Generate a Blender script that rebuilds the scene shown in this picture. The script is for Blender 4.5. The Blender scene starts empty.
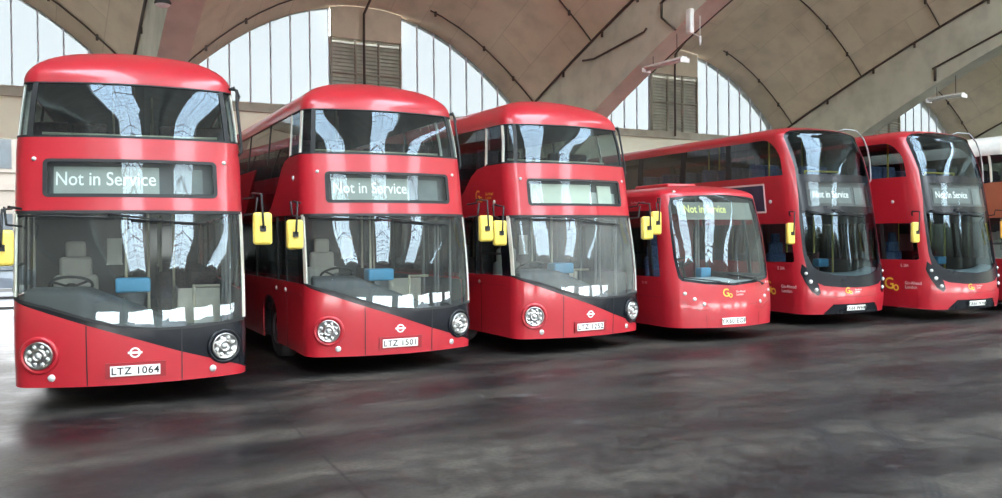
SKY_STRENGTH = 29.0
USE_PORTALS = False
import bpy, bmesh, math, random, bisect
from mathutils import Vector, Matrix
random.seed(7)
PI = math.pi
scene = bpy.context.scene
COL = scene.collection
for vt in ('Standard',): scene.view_settings.view_transform = vt
scene.view_settings.look = 'None'
scene.view_settings.gamma = 1
scene.view_settings.use_curve_mapping = False
scene.view_settings.exposure = 0.0

# ------------------------------------------------------------------ materials
def new_mat(name):
    m = bpy.data.materials.new(name); m.use_nodes = True
    nt = m.node_tree; b = nt.nodes['Principled BSDF']
    return m, nt, b
def noise_mix(nt, scale, c1, c2, target, detail=6, lo=.35, hi=.65, stretch=None, coord='Object'):
    tc = nt.nodes.new('ShaderNodeTexCoord'); n = nt.nodes.new('ShaderNodeTexNoise')
    n.inputs['Scale'].default_value = scale; n.inputs['Detail'].default_value = detail
    mp = nt.nodes.new('ShaderNodeMapping')
    if stretch: mp.inputs['Scale'].default_value = stretch
    nt.links.new(tc.outputs[coord], mp.inputs[0]); nt.links.new(mp.outputs[0], n.inputs[0])
    r = nt.nodes.new('ShaderNodeValToRGB')
    r.color_ramp.elements[0].position = lo; r.color_ramp.elements[0].color = (*c1, 1)
    r.color_ramp.elements[1].position = hi; r.color_ramp.elements[1].color = (*c2, 1)
    nt.links.new(n.outputs[0], r.inputs[0])
    if target: nt.links.new(r.outputs[0], target)
    return n, r, mp
def plain(name, col, rough=.5, metal=0, coat=0, var=.12, vscale=3, spec=.5):
    m, nt, b = new_mat(name)
    c1 = tuple(max(0, c*(1-var)) for c in col); c2 = tuple(min(1, c*(1+var)) for c in col)
    noise_mix(nt, vscale, c1, c2, b.inputs['Base Color'])
    b.inputs['Roughness'].default_value = rough; b.inputs['Metallic'].default_value = metal
    b.inputs['Coat Weight'].default_value = coat; b.inputs['Coat Roughness'].default_value = .04
    b.inputs['Specular IOR Level'].default_value = spec
    return m
def glass(name, tint, base=.045, extra=1.0, dirt=0.0, gloss=(1, 1, 1)):
    m = bpy.data.materials.new(name); m.use_nodes = True; nt = m.node_tree; nt.nodes.clear()
    out = nt.nodes.new('ShaderNodeOutputMaterial'); mix = nt.nodes.new('ShaderNodeMixShader')
    tr = nt.nodes.new('ShaderNodeBsdfTransparent'); gl = nt.nodes.new('ShaderNodeBsdfGlossy')
    tr.inputs[0].default_value = (*tint, 1); gl.inputs['Color'].default_value = (*gloss, 1); gl.inputs['Roughness'].default_value = .012
    lw = nt.nodes.new('ShaderNodeLayerWeight'); lw.inputs['Blend'].default_value = .5
    pw = nt.nodes.new('ShaderNodeMath'); pw.operation = 'POWER'; pw.inputs[1].default_value = 4.2
    ma = nt.nodes.new('ShaderNodeMath'); ma.operation = 'MULTIPLY_ADD'; ma.inputs[1].default_value = extra*(1-base); ma.inputs[2].default_value = base
    ma.use_clamp = True
    nt.links.new(lw.outputs['Facing'], pw.inputs[0]); nt.links.new(pw.outputs[0], ma.inputs[0]); nt.links.new(ma.outputs[0], mix.inputs[0])
    nt.links.new(gl.outputs[0], mix.inputs[2])
    if dirt > 0:
        d = nt.nodes.new('ShaderNodeBsdfDiffuse'); d.inputs[0].default_value = (.62, .63, .6, 1)
        mx = nt.nodes.new('ShaderNodeMixShader')
        n, r, mp = noise_mix(nt, 1.3, (dirt*.35,)*3, (dirt,)*3, None, detail=8, lo=.3, hi=.75, stretch=(1.2, 1, .8))
        nt.links.new(r.outputs[0], mx.inputs[0]); nt.links.new(tr.outputs[0], mx.inputs[1]); nt.links.new(d.outputs[0], mx.inputs[2])
        nt.links.new(mx.outputs[0], mix.inputs[1])
    else: nt.links.new(tr.outputs[0], mix.inputs[1])
    nt.links.new(mix.outputs[0], out.inputs[0])
    return m
def frosted(name, col, tr_amt):
    """obscured window glass: passes part of the daylight"""
    m = bpy.data.materials.new(name); m.use_nodes = True; nt = m.node_tree; nt.nodes.clear()
    out = nt.nodes.new('ShaderNodeOutputMaterial'); mix = nt.nodes.new('ShaderNodeMixShader')
    tr = nt.nodes.new('ShaderNodeBsdfTransparent'); df = nt.nodes.new('ShaderNodeBsdfDiffuse')
    tr.inputs[0].default_value = (*col, 1); df.inputs[0].default_value = (.22, .24, .245, 1)
    mix.inputs[0].default_value = 1-tr_amt
    nt.links.new(tr.outputs[0], mix.inputs[1]); nt.links.new(df.outputs[0], mix.inputs[2]); nt.links.new(mix.outputs[0], out.inputs[0])
    return m

RED = (.46, .016, .028)
M = {}
def red_paint(name, col, rough=.38):
    m, nt, b = new_mat(name)
    noise_mix(nt, 1.1, tuple(c*.93 for c in col), tuple(min(1, c*1.05) for c in col), b.inputs['Base Color'])
    b.inputs['Roughness'].default_value = rough
    # the inner face of a body panel is grey lining, not paint
    lk = b.inputs['Base Color'].links[0]; src = lk.from_socket
    ge = nt.nodes.new('ShaderNodeNewGeometry'); mx = nt.nodes.new('ShaderNodeMixRGB'); mx.inputs[2].default_value = (.09, .09, .095, 1)
    nt.links.new(ge.outputs['Backfacing'], mx.inputs[0]); nt.links.new(src, mx.inputs[1]); nt.links.new(mx.outputs[0], b.inputs['Base Color'])
    b.inputs['Coat Weight'].default_value = .55; b.inputs['Coat Roughness'].default_value = .10
    return m
M['red'] = red_paint('bus_red_paint', RED)
M['red2'] = red_paint('bus_bright_red_paint', (.44, .014, .026))
M['tan'] = red_paint('bus_tan_paint', (.40, .14, .075))
M['cream_roof'] = plain('white_roof_paint', (.78, .76, .72), .35, coat=.3)
M['darkred'] = red_paint('bus_dark_red_paint', (.30, .012, .02))
M['black'] = plain('black_gloss_panel', (.010, .012, .016), .22, coat=.0, spec=.35)
M['rubber'] = plain('black_rubber', (.018, .018, .019), .6)
M['tyre'] = plain('tyre_rubber', (.028, .028, .028), .75)
M['hub'] = plain('wheel_hub_grey', (.30, .30, .31), .45, .4)
M['glass'] = glass('windscreen_glass', (.78, .82, .81), .055, 1.0, .07, (.80, .92, 1))
M['glass_hazy'] = glass('hazy_windscreen_glass', (.74, .78, .77), .055, 1.0, .26, (.80, .92, 1))
M['glass_up'] = glass('upper_windscreen_glass', (.52, .58, .58), .05, .9, .03, (.70, .86, 1))
M['glass_side'] = glass('tinted_side_glass', (.42, .47, .47), .06, 1.0)
M['glass_dest'] = glass('destination_glass', (.86, .90, .89), .032, .9, .05, (.84, .94, 1))
M['glass_dark'] = glass('dark_tinted_glass', (.36, .41, .42), .05, .9, 0, (.70, .86, 1))
M['cream'] = plain('cream_pillar', (.80, .77, .66), .4)
M['yellow'] = plain('yellow_mirror_shell', (.92, .70, .13), .4, coat=.3, var=.06)
M['chrome'] = plain('chrome', (.50, .50, .50), .28, 1, var=.05)
M['lamp'] = plain('lamp_lens', (.62, .62, .60), .2, .2, coat=.5, var=.05)
M['white'] = plain('white_paint', (.86, .86, .84), .4, var=.03)
M['plate'] = plain('number_plate_white', (.88, .87, .80), .4, var=.03)
M['ink'] = plain('black_lettering', (.01, .01, .012), .5)
M['gold'] = plain('gold_lettering', (.80, .48, .05), .45, var=.05)
M['pink'] = plain('pale_lettering', (.75, .52, .50), .5, var=.05)
M['text_white'] = plain('white_display_lettering', (.88, .90, .88), .6, var=.02)
M['blind'] = plain('grey_roller_blind', (.30, .335, .31), .7, var=.08)
M['blind_dark'] = plain('dark_grey_display', (.060, .066, .070), .6)
M['blind_mid'] = plain('mid_grey_display', (.13, .15, .15), .6)
M['panel_green'] = plain('pale_green_blind', (.50, .56, .47), .7, var=.05)
M['led'] = plain('pale_yellow_lettering', (.85, .86, .28), .6, var=.03)
M['led_panel'] = plain('grey_green_display', (.17, .19, .165), .6)
M['dash'] = plain('dark_grey_dashboard', (.040, .046, .050), .55)
M['dash_light'] = plain('pale_grey_dashboard', (.30, .35, .37), .5)
M['interior'] = plain('interior_trim_dark', (.055, .055, .06), .6)
M['interior_mid'] = plain('interior_lining', (.20, .20, .20), .6)
M['deckfloor'] = plain('vinyl_floor', (.06, .055, .055), .6)
M['seat'] = plain('moquette_seat', (.07, .04, .05), .9, var=.4, vscale=30)
M['seat_blue'] = plain('blue_moquette_seat', (.10, .14, .26), .9, var=.4, vscale=30)
M['driver'] = plain('driver_seat_fabric', (.42, .41, .37), .8, var=.1)
M['blue'] = plain('blue_fare_reader', (.06, .30, .52), .45)
M['pole'] = plain('cream_handrail', (.62, .57, .42), .35)
M['yellow_rail'] = plain('yellow_handrail', (.75, .60, .10), .4)
M['paper'] = plain('pale_notice', (.60, .62, .58), .7)
M['maroon'] = plain('maroon_panel', (.16, .02, .03), .5)
M['advert'] = plain('dark_blue_advert_panel', (.035, .035, .07), .35, coat=.5)
M['steel'] = plain('grey_steel', (.32, .33, .33), .4, .6)

# concrete
def concrete(name, c1, c2, stain=.75, boards=True):
    m, nt, b = new_mat(name)
    n, r, mp = noise_mix(nt, .35, c1, c2, None, detail=10, lo=.3, hi=.7)
    n2, r2, mp2 = noise_mix(nt, 1.6, (stain,)*3, (1, 1, 1), None, detail=12, lo=.28, hi=.55)
    mx = nt.nodes.new('ShaderNodeMixRGB'); mx.blend_type = 'MULTIPLY'; mx.inputs[0].default_value = .8
    nt.links.new(r.outputs[0], mx.inputs[1]); nt.links.new(r2.outputs[0], mx.inputs[2])
    last = mx
    if boards:     # shuttering board marks running along the vault
        tc = nt.nodes.new('ShaderNodeTexCoord'); w = nt.nodes.new('ShaderNodeTexBrick')
        w.inputs['Color1'].default_value = (1, 1, 1, 1); w.inputs['Color2'].default_value = (.93, .93, .92, 1); w.inputs['Mortar'].default_value = (.74, .72, .7, 1)
        w.inputs['Scale'].default_value = 1; w.inputs['Mortar Size'].default_value = .012; w.inputs['Brick Width'].default_value = 3.2; w.inputs['Row Height'].default_value = 1.22
        mpb = nt.nodes.new('ShaderNodeMapping')
        nt.links.new(tc.outputs['UV'], mpb.inputs[0]); nt.links.new(mpb.outputs[0], w.inputs[0])
        m2 = nt.nodes.new('ShaderNodeMixRGB'); m2.blend_type = 'MULTIPLY'; m2.inputs[0].default_value = .75
        nt.links.new(mx.outputs[0], m2.inputs[1]); nt.links.new(w.outputs[0], m2.inputs[2]); last = m2
    nt.links.new(last.outputs[0], b.inputs['Base Color'])
    b.inputs['Roughness'].default_value = .85
    bp = nt.nodes.new('ShaderNodeBump'); bp.inputs['Strength'].default_value = .25; bp.inputs['Distance'].default_value = .03
    nt.links.new(n2.outputs[0], bp.inputs['Height']); nt.links.new(bp.outputs[0], b.inputs['Normal'])
    return m
M['vault'] = concrete('vault_concrete', (.67, .575, .44), (.84, .73, .575), .80)
M['rib'] = concrete('rib_concrete', (.56, .55, .455), (.72, .71, .60), .76, False)
M['pier'] = concrete('pier_concrete', (.42, .42, .38), (.56, .56, .51), .72, False)
M['wallcream'] = concrete('cream_painted_wall', (.90, .84, .66), (.96, .92, .76), .97, False)
M['beam'] = concrete('sill_beam_concrete', (.38, .34, .27), (.50, .46, .38), .7, False)
M['lunette'] = frosted('obscured_lunette_glass', (.84, .95, 1.0), .031)
M['roofglass'] = frosted('rooflight_glass', (.86, .95, 1.0), .62)
M['mullion'] = plain('grey_mullion', (.46, .46, .50), .5)
M['louvre'] = plain('grey_brown_louvre', (.52, .51, .43), .7)
M['pipe'] = plain('dark_brown_conduit', (.085, .06, .045), .6)
M['lampwhite'] = plain('white_light_housing', (.82, .83, .80), .4)

# ------------------------------------------------------------------ object helpers
def tag(o, label=None, cat=None, group=None, kind=None):
    if label: o['label'] = label
    if cat: o['category'] = cat
    if group: o['group'] = group
    if kind: o['kind'] = kind
    return o
def empty(name, loc=(0, 0, 0), rz=0):
    o = bpy.data.objects.new(name, None); COL.objects.link(o); o.location = loc; o.rotation_euler = (0, 0, rz); o.empty_display_size = .3
    return o
def link(name, me, mat, parent=None, smooth=False):
    o = bpy.data.objects.new(name, me); COL.objects.link(o)
    if mat is not None:
        me.materials.clear(); me.materials.append(mat)
    if smooth:
        for p in me.polygons: p.use_smooth = True
    if parent is not None: o.parent = parent
    return o
class MB:
    def __init__(self): self.v = []; self.f = []; self.sm = []
    def add(self, vs, fs, smooth=False):
        k = len(self.v); self.v += [tuple(x) for x in vs]; self.f += [tuple(i+k for i in f) for f in fs]; self.sm += [smooth]*len(fs); return self
    def box(self, x0, x1, y0, y1, z0, z1, mx=None, bev=0):
        if bev:
            bm = bmesh.new(); bmesh.ops.create_cube(bm, size=1)
            for v in bm.verts: v.co = Vector((x0+(v.co.x+.5)*(x1-x0), y0+(v.co.y+.5)*(y1-y0), z0+(v.co.z+.5)*(z1-z0)))
            bmesh.ops.bevel(bm, geom=bm.edges[:], offset=bev, segments=3, affect='EDGES', profile=.5)
            bm.verts.index_update(); vs = [v.co.copy() for v in bm.verts]; fs = [[v.index for v in f.verts] for f in bm.faces]; bm.free()
            if mx: vs = [mx @ v for v in vs]
            return self.add(vs, fs, True)
        vs = [Vector(p) for p in ((x0, y0, z0), (x1, y0, z0), (x1, y1, z0), (x0, y1, z0), (x0, y0, z1), (x1, y0, z1), (x1, y1, z1), (x0, y1, z1))]
        if mx: vs = [mx @ v for v in vs]
        return self.add(vs, [(3, 2, 1, 0), (4, 5, 6, 7), (0, 1, 5, 4), (1, 2, 6, 5), (2, 3, 7, 6), (3, 0, 4, 7)])
    def tube(self, pts, r, n=8, cap=True):
        pts = [Vector(p) for p in pts]; rings = []; up = None
        for i, p in enumerate(pts):
            a = pts[max(i-1, 0)]; b = pts[min(i+1, len(pts)-1)]; d = (b-a).normalized()
            if up is None: up = Vector((0, 0, 1)) if abs(d.z) < .9 else Vector((1, 0, 0))
            u = d.cross(up).normalized(); w = u.cross(d).normalized(); up = w
            rr = r[i] if isinstance(r, (list, tuple)) else r
            rings.append([p+(u*math.cos(2*PI*k/n)+w*math.sin(2*PI*k/n))*rr for k in range(n)])
        vs = [q for rg in rings for q in rg]; fs = []
        for i in range(len(pts)-1):
            for k in range(n): fs.append((i*n+k, i*n+(k+1) % n, (i+1)*n+(k+1) % n, (i+1)*n+k))
        if cap: fs += [tuple(range(n))[::-1], tuple((len(pts)-1)*n+k for k in range(n))]
        return self.add(vs, fs, True)
    def lathe(self, prof, n=28, mx=None, smooth=True):
        vs = []; fs = []
        for (r, z) in prof:
            for k in range(n): vs.append(Vector((r*math.cos(2*PI*k/n), r*math.sin(2*PI*k/n), z)))
        for i in range(len(prof)-1):
            for k in range(n): fs.append((i*n+k, i*n+(k+1) % n, (i+1)*n+(k+1) % n, (i+1)*n+k))
        fs.append(tuple((len(prof)-1)*n+k for k in range(n)))
        if mx: vs = [mx @ v for v in vs]
        return self.add(vs, fs, smooth)
    def grid(self, fn, nu, nv, smooth=True, flip=False):
        vs = [fn(i/nu, j/nv) for j in range(nv+1) for i in range(nu+1)]
        fs = [(j*(nu+1)+i, j*(nu+1)+i+1, (j+1)*(nu+1)+i+1, (j+1)*(nu+1)+i) for j in range(nv) for i in range(nu)]
        if flip: fs = [f[::-1] for f in fs]
        return self.add(vs, fs, smooth)
    def build(self, name, mat, parent=None):
        me = bpy.data.meshes.new(name); me.from_pydata(self.v, [], self.f)
        for p, s in zip(me.polygons, self.sm): p.use_smooth = s
        me.update()
        return link(name, me, mat, parent)
def text_2d(txt, size, spacing=1.0, bold=0):
    c = bpy.data.curves.new('t', 'FONT'); c.body = txt; c.size = size; c.align_x = 'CENTER'; c.align_y = 'CENTER'; c.space_character = spacing; c.resolution_u = 4
    c.offset = bold
    o = bpy.data.objects.new('t', c); COL.objects.link(o)
    dg = bpy.context.evaluated_depsgraph_get(); dg.update()
    me = bpy.data.meshes.new_from_object(o.evaluated_get(dg), depsgraph=dg)
    bpy.data.objects.remove(o); bpy.data.curves.remove(c)
    vs = [v.co.copy() for v in me.vertices]; fs = [tuple(p.vertices) for p in me.polygons]; bpy.data.meshes.remove(me)
    return vs, fs
# ---- curved shell
def lerp_tab(t, x):
    if x <= t[0][0]: return t[0][1]
    for (a, b), (c, d) in zip(t, t[1:]):
        if x <= c:
            return b + (d-b)*(x-a)/(c-a)
    return t[-1][1]
def smooth_tab(t, x):
    # monotone-ish cubic (Catmull) through the table
    n = len(t)
    if x <= t[0][0]: return t[0][1]
    if x >= t[-1][0]: return t[-1][1]
    i = 0
    while x > t[i+1][0]: i += 1
    def sl(j):
        if j == 0: return (t[1][1]-t[0][1])/(t[1][0]-t[0][0])
        if j == n-1: return (t[-1][1]-t[-2][1])/(t[-1][0]-t[-2][0])
        return (t[j+1][1]-t[j-1][1])/(t[j+1][0]-t[j-1][0])
    h = t[i+1][0]-t[i][0]; u = (x-t[i][0])/h
    return ((2*u**3-3*u*u+1)*t[i][1] + (u**3-2*u*u+u)*h*sl(i) + (-2*u**3+3*u*u)*t[i+1][1] + (u**3-u*u)*h*sl(i+1))
class Body:
    """Shell of a bus: a point for every (s, v); s runs round the plan outline in metres from the
    middle of the front, v is the height up to the eaves ve and then 0..1 more over the roof."""
    def __init__(self, L, hw0, hw, yf, bow, rc, ve, H, Df, Dr=.8, ex=1.0, ez=1.0, rr=.2):
        self.L, self.hw0, self.hw, self.yf, self.ve, self.H, self.Df, self.Dr, self.ex, self.ez = L, hw0, hw, yf, ve, H, Df, Dr, ex, ez
        pts = []
        x1 = hw0-rc; n = 24
        f = lambda x: bow*(x/hw0)**2
        for i in range(n+1):
            x = x1*i/n; pts.append((x, f(x)))
        m = 2*bow*x1/hw0**2
        p0 = pts[-1]; pc = (hw0, p0[1]+m*rc); p2 = (hw0, pc[1]+rc*1.1)
        for i in range(1, 11):
            u = i/10; pts.append(((1-u)**2*p0[0]+2*u*(1-u)*pc[0]+u*u*p2[0], (1-u)**2*p0[1]+2*u*(1-u)*pc[1]+u*u*p2[1]))
        self.ycorner = p2[1]
        pts.append((hw0, L-rr))
        for i in range(1, 7):
            a = i/6*math.pi/2; pts.append((hw0-rr+rr*math.cos(a), L-rr+rr*math.sin(a)))
        pts.append((0, L))
        S = [0]
        for a, b in zip(pts, pts[1:]): S.append(S[-1]+math.hypot(b[0]-a[0], b[1]-a[1]))
        self.pts, self.S, self.smax = pts, S, S[-1]
        self.scorner = S[n+10]
    def side(self, y):          # s on the side at distance y behind the front
        return self.scorner + (y-self.ycorner)
    def P(self, s, v):
        a = min(abs(s), self.smax); i = min(max(bisect.bisect_right(self.S, a)-1, 0), len(self.S)-2)
        u = (a-self.S[i])/(self.S[i+1]-self.S[i])
        x = self.pts[i][0]*(1-u)+self.pts[i+1][0]*u; y = self.pts[i][1]*(1-u)+self.pts[i+1][1]*u
        z = min(v, self.ve)
        x *= smooth_tab(self.hw, z)/self.hw0
        Lw = 3.2
        w = max(0, 1-y/Lw)
        y0 = y
        y = y + smooth_tab(self.yf, z)*w
        if v > self.ve:
            t = min(v-self.ve, 1)*math.pi/2
            c = max(math.cos(t), 0)**self.ex
            x *= c; z = self.ve+(self.H-self.ve)*math.sin(t)**self.ez
            y += (1-math.cos(t))*self.Df*w
            wr = max(0, 1-(self.L-y0)/2.5); y -= (1-math.cos(t))*self.Dr*wr
        return (x if s >= 0 else -x, y, z)
    def N(self, s, v):
        e = 1e-3; a = self.P(s-e, v); b = self.P(s+e, v); v2 = min(v+e, self.ve+.999); c = self.P(s, v2-2*e); d = self.P(s, v2)
        p = [b[i]-a[i] for i in range(3)]; q = [d[i]-c[i] for i in range(3)]
        n = (p[1]*q[2]-p[2]*q[1], p[2]*q[0]-p[0]*q[2], p[0]*q[1]-p[1]*q[0])
        l = math.sqrt(sum(k*k for k in n)) or 1
        return tuple(k/l for k in n)
# ------------------------------------------------------------------ shell panels
def arc_pts(cx, cy, r, a0, a1, n=6, ry=None):
    return [(cx+r*math.cos(a0+(a1-a0)*i/n), cy+(ry or r)*math.sin(a0+(a1-a0)*i/n)) for i in range(n+1)]
def rrect(s0, s1, v0, v1, r=.05, n=5):
    return (arc_pts(s1-r, v0+r, r, -PI/2, 0, n)+arc_pts(s1-r, v1-r, r, 0, PI/2, n)+arc_pts(s0+r, v1-r, r, PI/2, PI, n)+arc_pts(s0+r, v0+r, r, PI, 1.5*PI, n))
def frange(a, b, st):
    n = int((b-a)/st); return [a+st*i for i in range(n+1)]
def panel(B, name, outline, mat, parent, holes=(), off=0.0, thick=.025, rim=True, smooth=True):
    bm = bmesh.new()
    for loop in [outline]+list(holes):
        vs = [bm.verts.new((x, y, 0)) for x, y in loop]
        for i in range(len(vs)): bm.edges.new((vs[i], vs[(i+1) % len(vs)]))
    bmesh.ops.triangle_fill(bm, edges=bm.edges[:], use_beauty=True, use_dissolve=False)
    s0 = min(p[0] for p in outline); s1 = max(p[0] for p in outline); v0 = min(p[1] for p in outline); v1 = max(p[1] for p in outline)
    cs = [0.0]
    a = .12
    while a < 1.0: cs.append(a); a += .12
    while a < 2.0: cs.append(a); a += .045
    while a < B.smax-1.5: cs.append(a); a += .7
    while a < B.smax: cs.append(a); a += .1
    cuts = sorted(set([c for c in cs]+[-c for c in cs]))
    for c in cuts:
        if s0+1e-4 < c < s1-1e-4: bmesh.ops.bisect_plane(bm, geom=bm.verts[:]+bm.edges[:]+bm.faces[:], plane_co=(c, 0, 0), plane_no=(1, 0, 0), dist=1e-5)
    vc = frange(.3, B.ve, .16)+[B.ve+k for k in (0, .06, .12, .18, .25, .32, .4, .48, .56, .64, .72, .8, .88, .94, 1)]
    for c in vc:
        if v0+1e-4 < c < v1-1e-4: bmesh.ops.bisect_plane(bm, geom=bm.verts[:]+bm.edges[:]+bm.faces[:], plane_co=(0, c, 0), plane_no=(0, 1, 0), dist=1e-5)
    bm.normal_update()
    for f in bm.faces:
        if f.normal.z < 0: f.normal_flip()
    if rim:
        be = [e for e in bm.edges if len(e.link_faces) == 1]
        r = bmesh.ops.extrude_edge_only(bm, edges=be)
        low = set(v for v in r['geom'] if isinstance(v, bmesh.types.BMVert))
    else: low = set()
    bm.verts.index_update()
    for v in bm.verts:
        s, vv = v.co.x, v.co.y
        vv = min(vv, B.ve+.999)
        p = B.P(s, vv); n = B.N(s, vv); o = off-(thick if v in low else 0)
        v.co = Vector((p[0]+n[0]*o, p[1]+n[1]*o, p[2]+n[2]*o))
    me = bpy.data.meshes.new(name); bm.to_mesh(me); bm.free()
    o = link(name, me, mat, parent, smooth)
    if rim:
        try:
            me.set_sharp_from_angle(angle=math.radians(40))
        except Exception: pass
    return o
def on_shell(B, s, v, off=0.0):
    """frame on the shell: origin at (s, v), local x to the right, y up, z outwards"""
    p = Vector(B.P(s, v)); n = Vector(B.N(s, v))
    q = Vector(B.P(s+.01, v)); x = (q-p).normalized(); y = n.cross(x).normalized(); x = y.cross(n).normalized()
    mx = Matrix((( x.x, y.x, n.x, 0), (x.y, y.y, n.y, 0), (x.z, y.z, n.z, 0), (0, 0, 0, 1)))
    return Matrix.Translation(p+n*off) @ mx
def shell_text(B, name, txt, s, v, size, mat, parent, off=.006, spacing=1.0, bold=0, sx=1.0):
    vs, fs = text_2d(txt, size, spacing, bold)
    out = []
    for q in vs:
        ss, vv = s+q.x*sx, v+q.y
        p = B.P(ss, vv); n = B.N(ss, vv); out.append((p[0]+n[0]*off, p[1]+n[1]*off, p[2]+n[2]*off))
    me = bpy.data.meshes.new(name); me.from_pydata(out, [], fs); me.update()
    return link(name, me, mat, parent)
def flat_text(name, txt, mx, size, mat, parent, spacing=1.0, bold=0, sx=1.0):
    vs, fs = text_2d(txt, size, spacing, bold)
    me = bpy.data.meshes.new(name); me.from_pydata([mx @ Vector((q.x*sx, q.y, 0)) for q in vs], [], fs); me.update()
    return link(name, me, mat, parent)

# ------------------------------------------------------------------ shared bus pieces
def wheel(B, s, parent, r=.47):
    p = B.P(s, .6); x = abs(p[0])-.10; sg = 1 if s > 0 else -1
    mx = Matrix.Translation((sg*(x-.15), p[1], r)) @ Matrix.Rotation(sg*PI/2, 4, 'Y')
    w = MB().lathe([(.05, -.14), (r-.03, -.14), (r, -.10), (r, .10), (r-.03, .14), (r-.2, .14), (r-.21, .11)], 32, mx).build('wheel', M['tyre'], parent)
    h = MB(); h.lathe([(r-.205, .11), (r-.22, .15), (r-.235, .06), (.14, .05), (.12, .12), (.05, .13)], 28, mx)
    for k in range(10):
        a = k*PI/5; h.lathe([(.014, .05), (.014, .085), (.004, .09)], 6, mx @ Matrix.Translation((.185*math.cos(a), .185*math.sin(a), 0)))
    h.build('wheel_hub', M['hub'], w)
SEATS = {}
def seat_mesh(kind):
    if kind not in SEATS:
        m = MB()
        m.box(-.43, .43, -.22, .22, .36, .48, bev=.03)
        for cx in (-.22, .22):
            m.box(cx-.205, cx+.205, .16, .27, .42, 1.08, bev=.04)
        m.box(-.3, .3, -.05, .05, 0, .37)
        me = bpy.data.meshes.new('passenger_seat'); me.from_pydata(m.v, [], m.f); me.update()
        for p, s in zip(me.polygons, m.sm): p.use_smooth = s
        me.materials.append(M[kind]); SEATS[kind] = me
    return SEATS[kind]
RAIL = []
def seats(parent, z, ys, kind, hw=.74):
    for y in ys:
        for sx in (-1, 1):
            o = bpy.data.objects.new('passenger_seat', seat_mesh(kind)); COL.objects.link(o); o.parent = parent; o.location = (sx*hw, y, z)
def driver_cab(parent, x, y, z, kind='driver', dash='dash'):
    m = MB()
    m.box(x-.24, x+.24, y-.2, y+.26, z+.42, z+.56, bev=.05)
    m.box(x-.26, x+.26, y+.22, y+.36, z+.5, z+1.05, bev=.06)
    m.box(x-.19, x+.19, y+.24, y+.35, z+1.0, z+1.28, bev=.05)
    m.box(x-.12, x+.12, y+.26, y+.34, z+1.26, z+1.48, bev=.04)
    m.tube([(x, y+.03, z), (x, y+.03, z+.44)], .09)
    m.build('driver_seat', M[kind], parent)
    mx = Matrix.Translation((x, y-.48, z+.95)) @ Matrix.Rotation(math.radians(-28), 4, 'X')
    w = MB(); R_ = .23; pts = [mx @ Vector((R_*math.cos(a), R_*math.sin(a), 0)) for a in [2*PI*k/28 for k in range(29)]]
    w.tube(pts, .017, 8, False)
    for a in (PI/2, PI*7/6, PI*11/6): w.tube([mx @ Vector((0, 0, -.03)), mx @ Vector((R_*math.cos(a), R_*math.sin(a), 0))], .014)
    w.lathe([(.06, -.05), (.06, 0), (.02, .01)], 14, mx); w.tube([mx @ Vector((0, 0, -.04)), (x, y-.75, z+.3)], .03)
    w.build('steering_wheel', M['rubber'], parent)
def sweep_dash(parent, B, s0, s1, v, depth, top, mat, name='dashboard', zlow=.5, inset=.07, rise=None):
    """a shelf that follows the inside of the windscreen"""
    m = MB(); n = 24
    def pt(i, k):
        s = s0+(s1-s0)*i/n
        p = Vector(B.P(s, v)); q = Vector(B.N(s, v)); f = Vector((p.x-q.x*inset, p.y-q.y*inset, 0))
        c = Vector((f.x*.92, f.y+depth*(1-.15*abs(s)), 0))
        t = top if rise is None else rise(s)
        return [(f.x, f.y, zlow), (f.x, f.y, t-.06), (f.x*.99, f.y+.05, t), (c.x, c.y-.08, t+.02), (c.x, c.y, t-.03), (c.x, c.y, zlow)][k]
    m.grid(lambda a, b: pt(a*n, round(b*5)), n, 5, True, flip=True)
    return m.build(name, M[mat], parent)
def mirror_at(parent, base, centre, w=.2, h=.42, loop=True, tilt=0, dots=1):
    """yellow-backed mirror held by a black arm; base and centre are local points"""
    b = Vector(base); c = Vector(centre)
    m = MB(); mx = Matrix.Translation(c) @ Matrix.Rotation(tilt, 4, 'Y')
    m.box(-w/2, w/2, -.045, .055, -h/2, h/2, mx, bev=.04)
    o = m.build('wing_mirror', M['yellow'], parent)
    a = MB(); sg = 1 if c.x > b.x else -1
    top = Vector((c.x-sg*.02, c.y-.09, c.z+h/2+.22))
    a.tube([b, Vector((b.x+sg*.12, b.y-.08, b.z+.02)), Vector(((b.x+c.x)/2, b.y-.12, top.z+.02)), top, Vector((c.x, c.y-.09, c.z+.05)), Vector((c.x, c.y-.06, c.z))], .014, 8)
    if loop: a.tube([b-Vector((0, 0, .2)), Vector((b.x+sg*.14, b.y-.08, b.z-.18)), Vector((b.x+sg*.16, b.y-.09, b.z+.02))], .014, 8)
    a.box(c.x-.035, c.x+.035, c.y-.075, c.y-.04, c.z-.035, c.z+.035)
    if dots == 2: a.box(c.x-.03, c.x+.03, c.y-.075, c.y-.04, c.z+.08, c.z+.14)
    a.build('mirror_arm', M['rubber'], o)
    g = MB(); g.box(-w/2+.015, w/2-.015, .05, .06, -h/2+.02, h/2-.02, mx); g.build('mirror_glass', M['chrome'], o)
    return o
def plate(B, parent, s, v, txt, w=.53, h=.118, recess=True):
    mx = on_shell(B, s, v, .012)
    if recess: MB().box(-w/2-.05, w/2+.06, -h/2-.025, h/2+.035, -.02, -.006, mx).build('plate_recess', M['darkred'], parent)
    p = MB().box(-w/2, w/2, -h/2, h/2, -.008, .004, mx, bev=.003).build('number_plate', M['plate'], parent)
    flat_text('plate_number', txt, mx @ Matrix.Translation((0, -.002, .006)), h*.98, M['ink'], p, 1.12, .002, 1.0)
    return p
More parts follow.
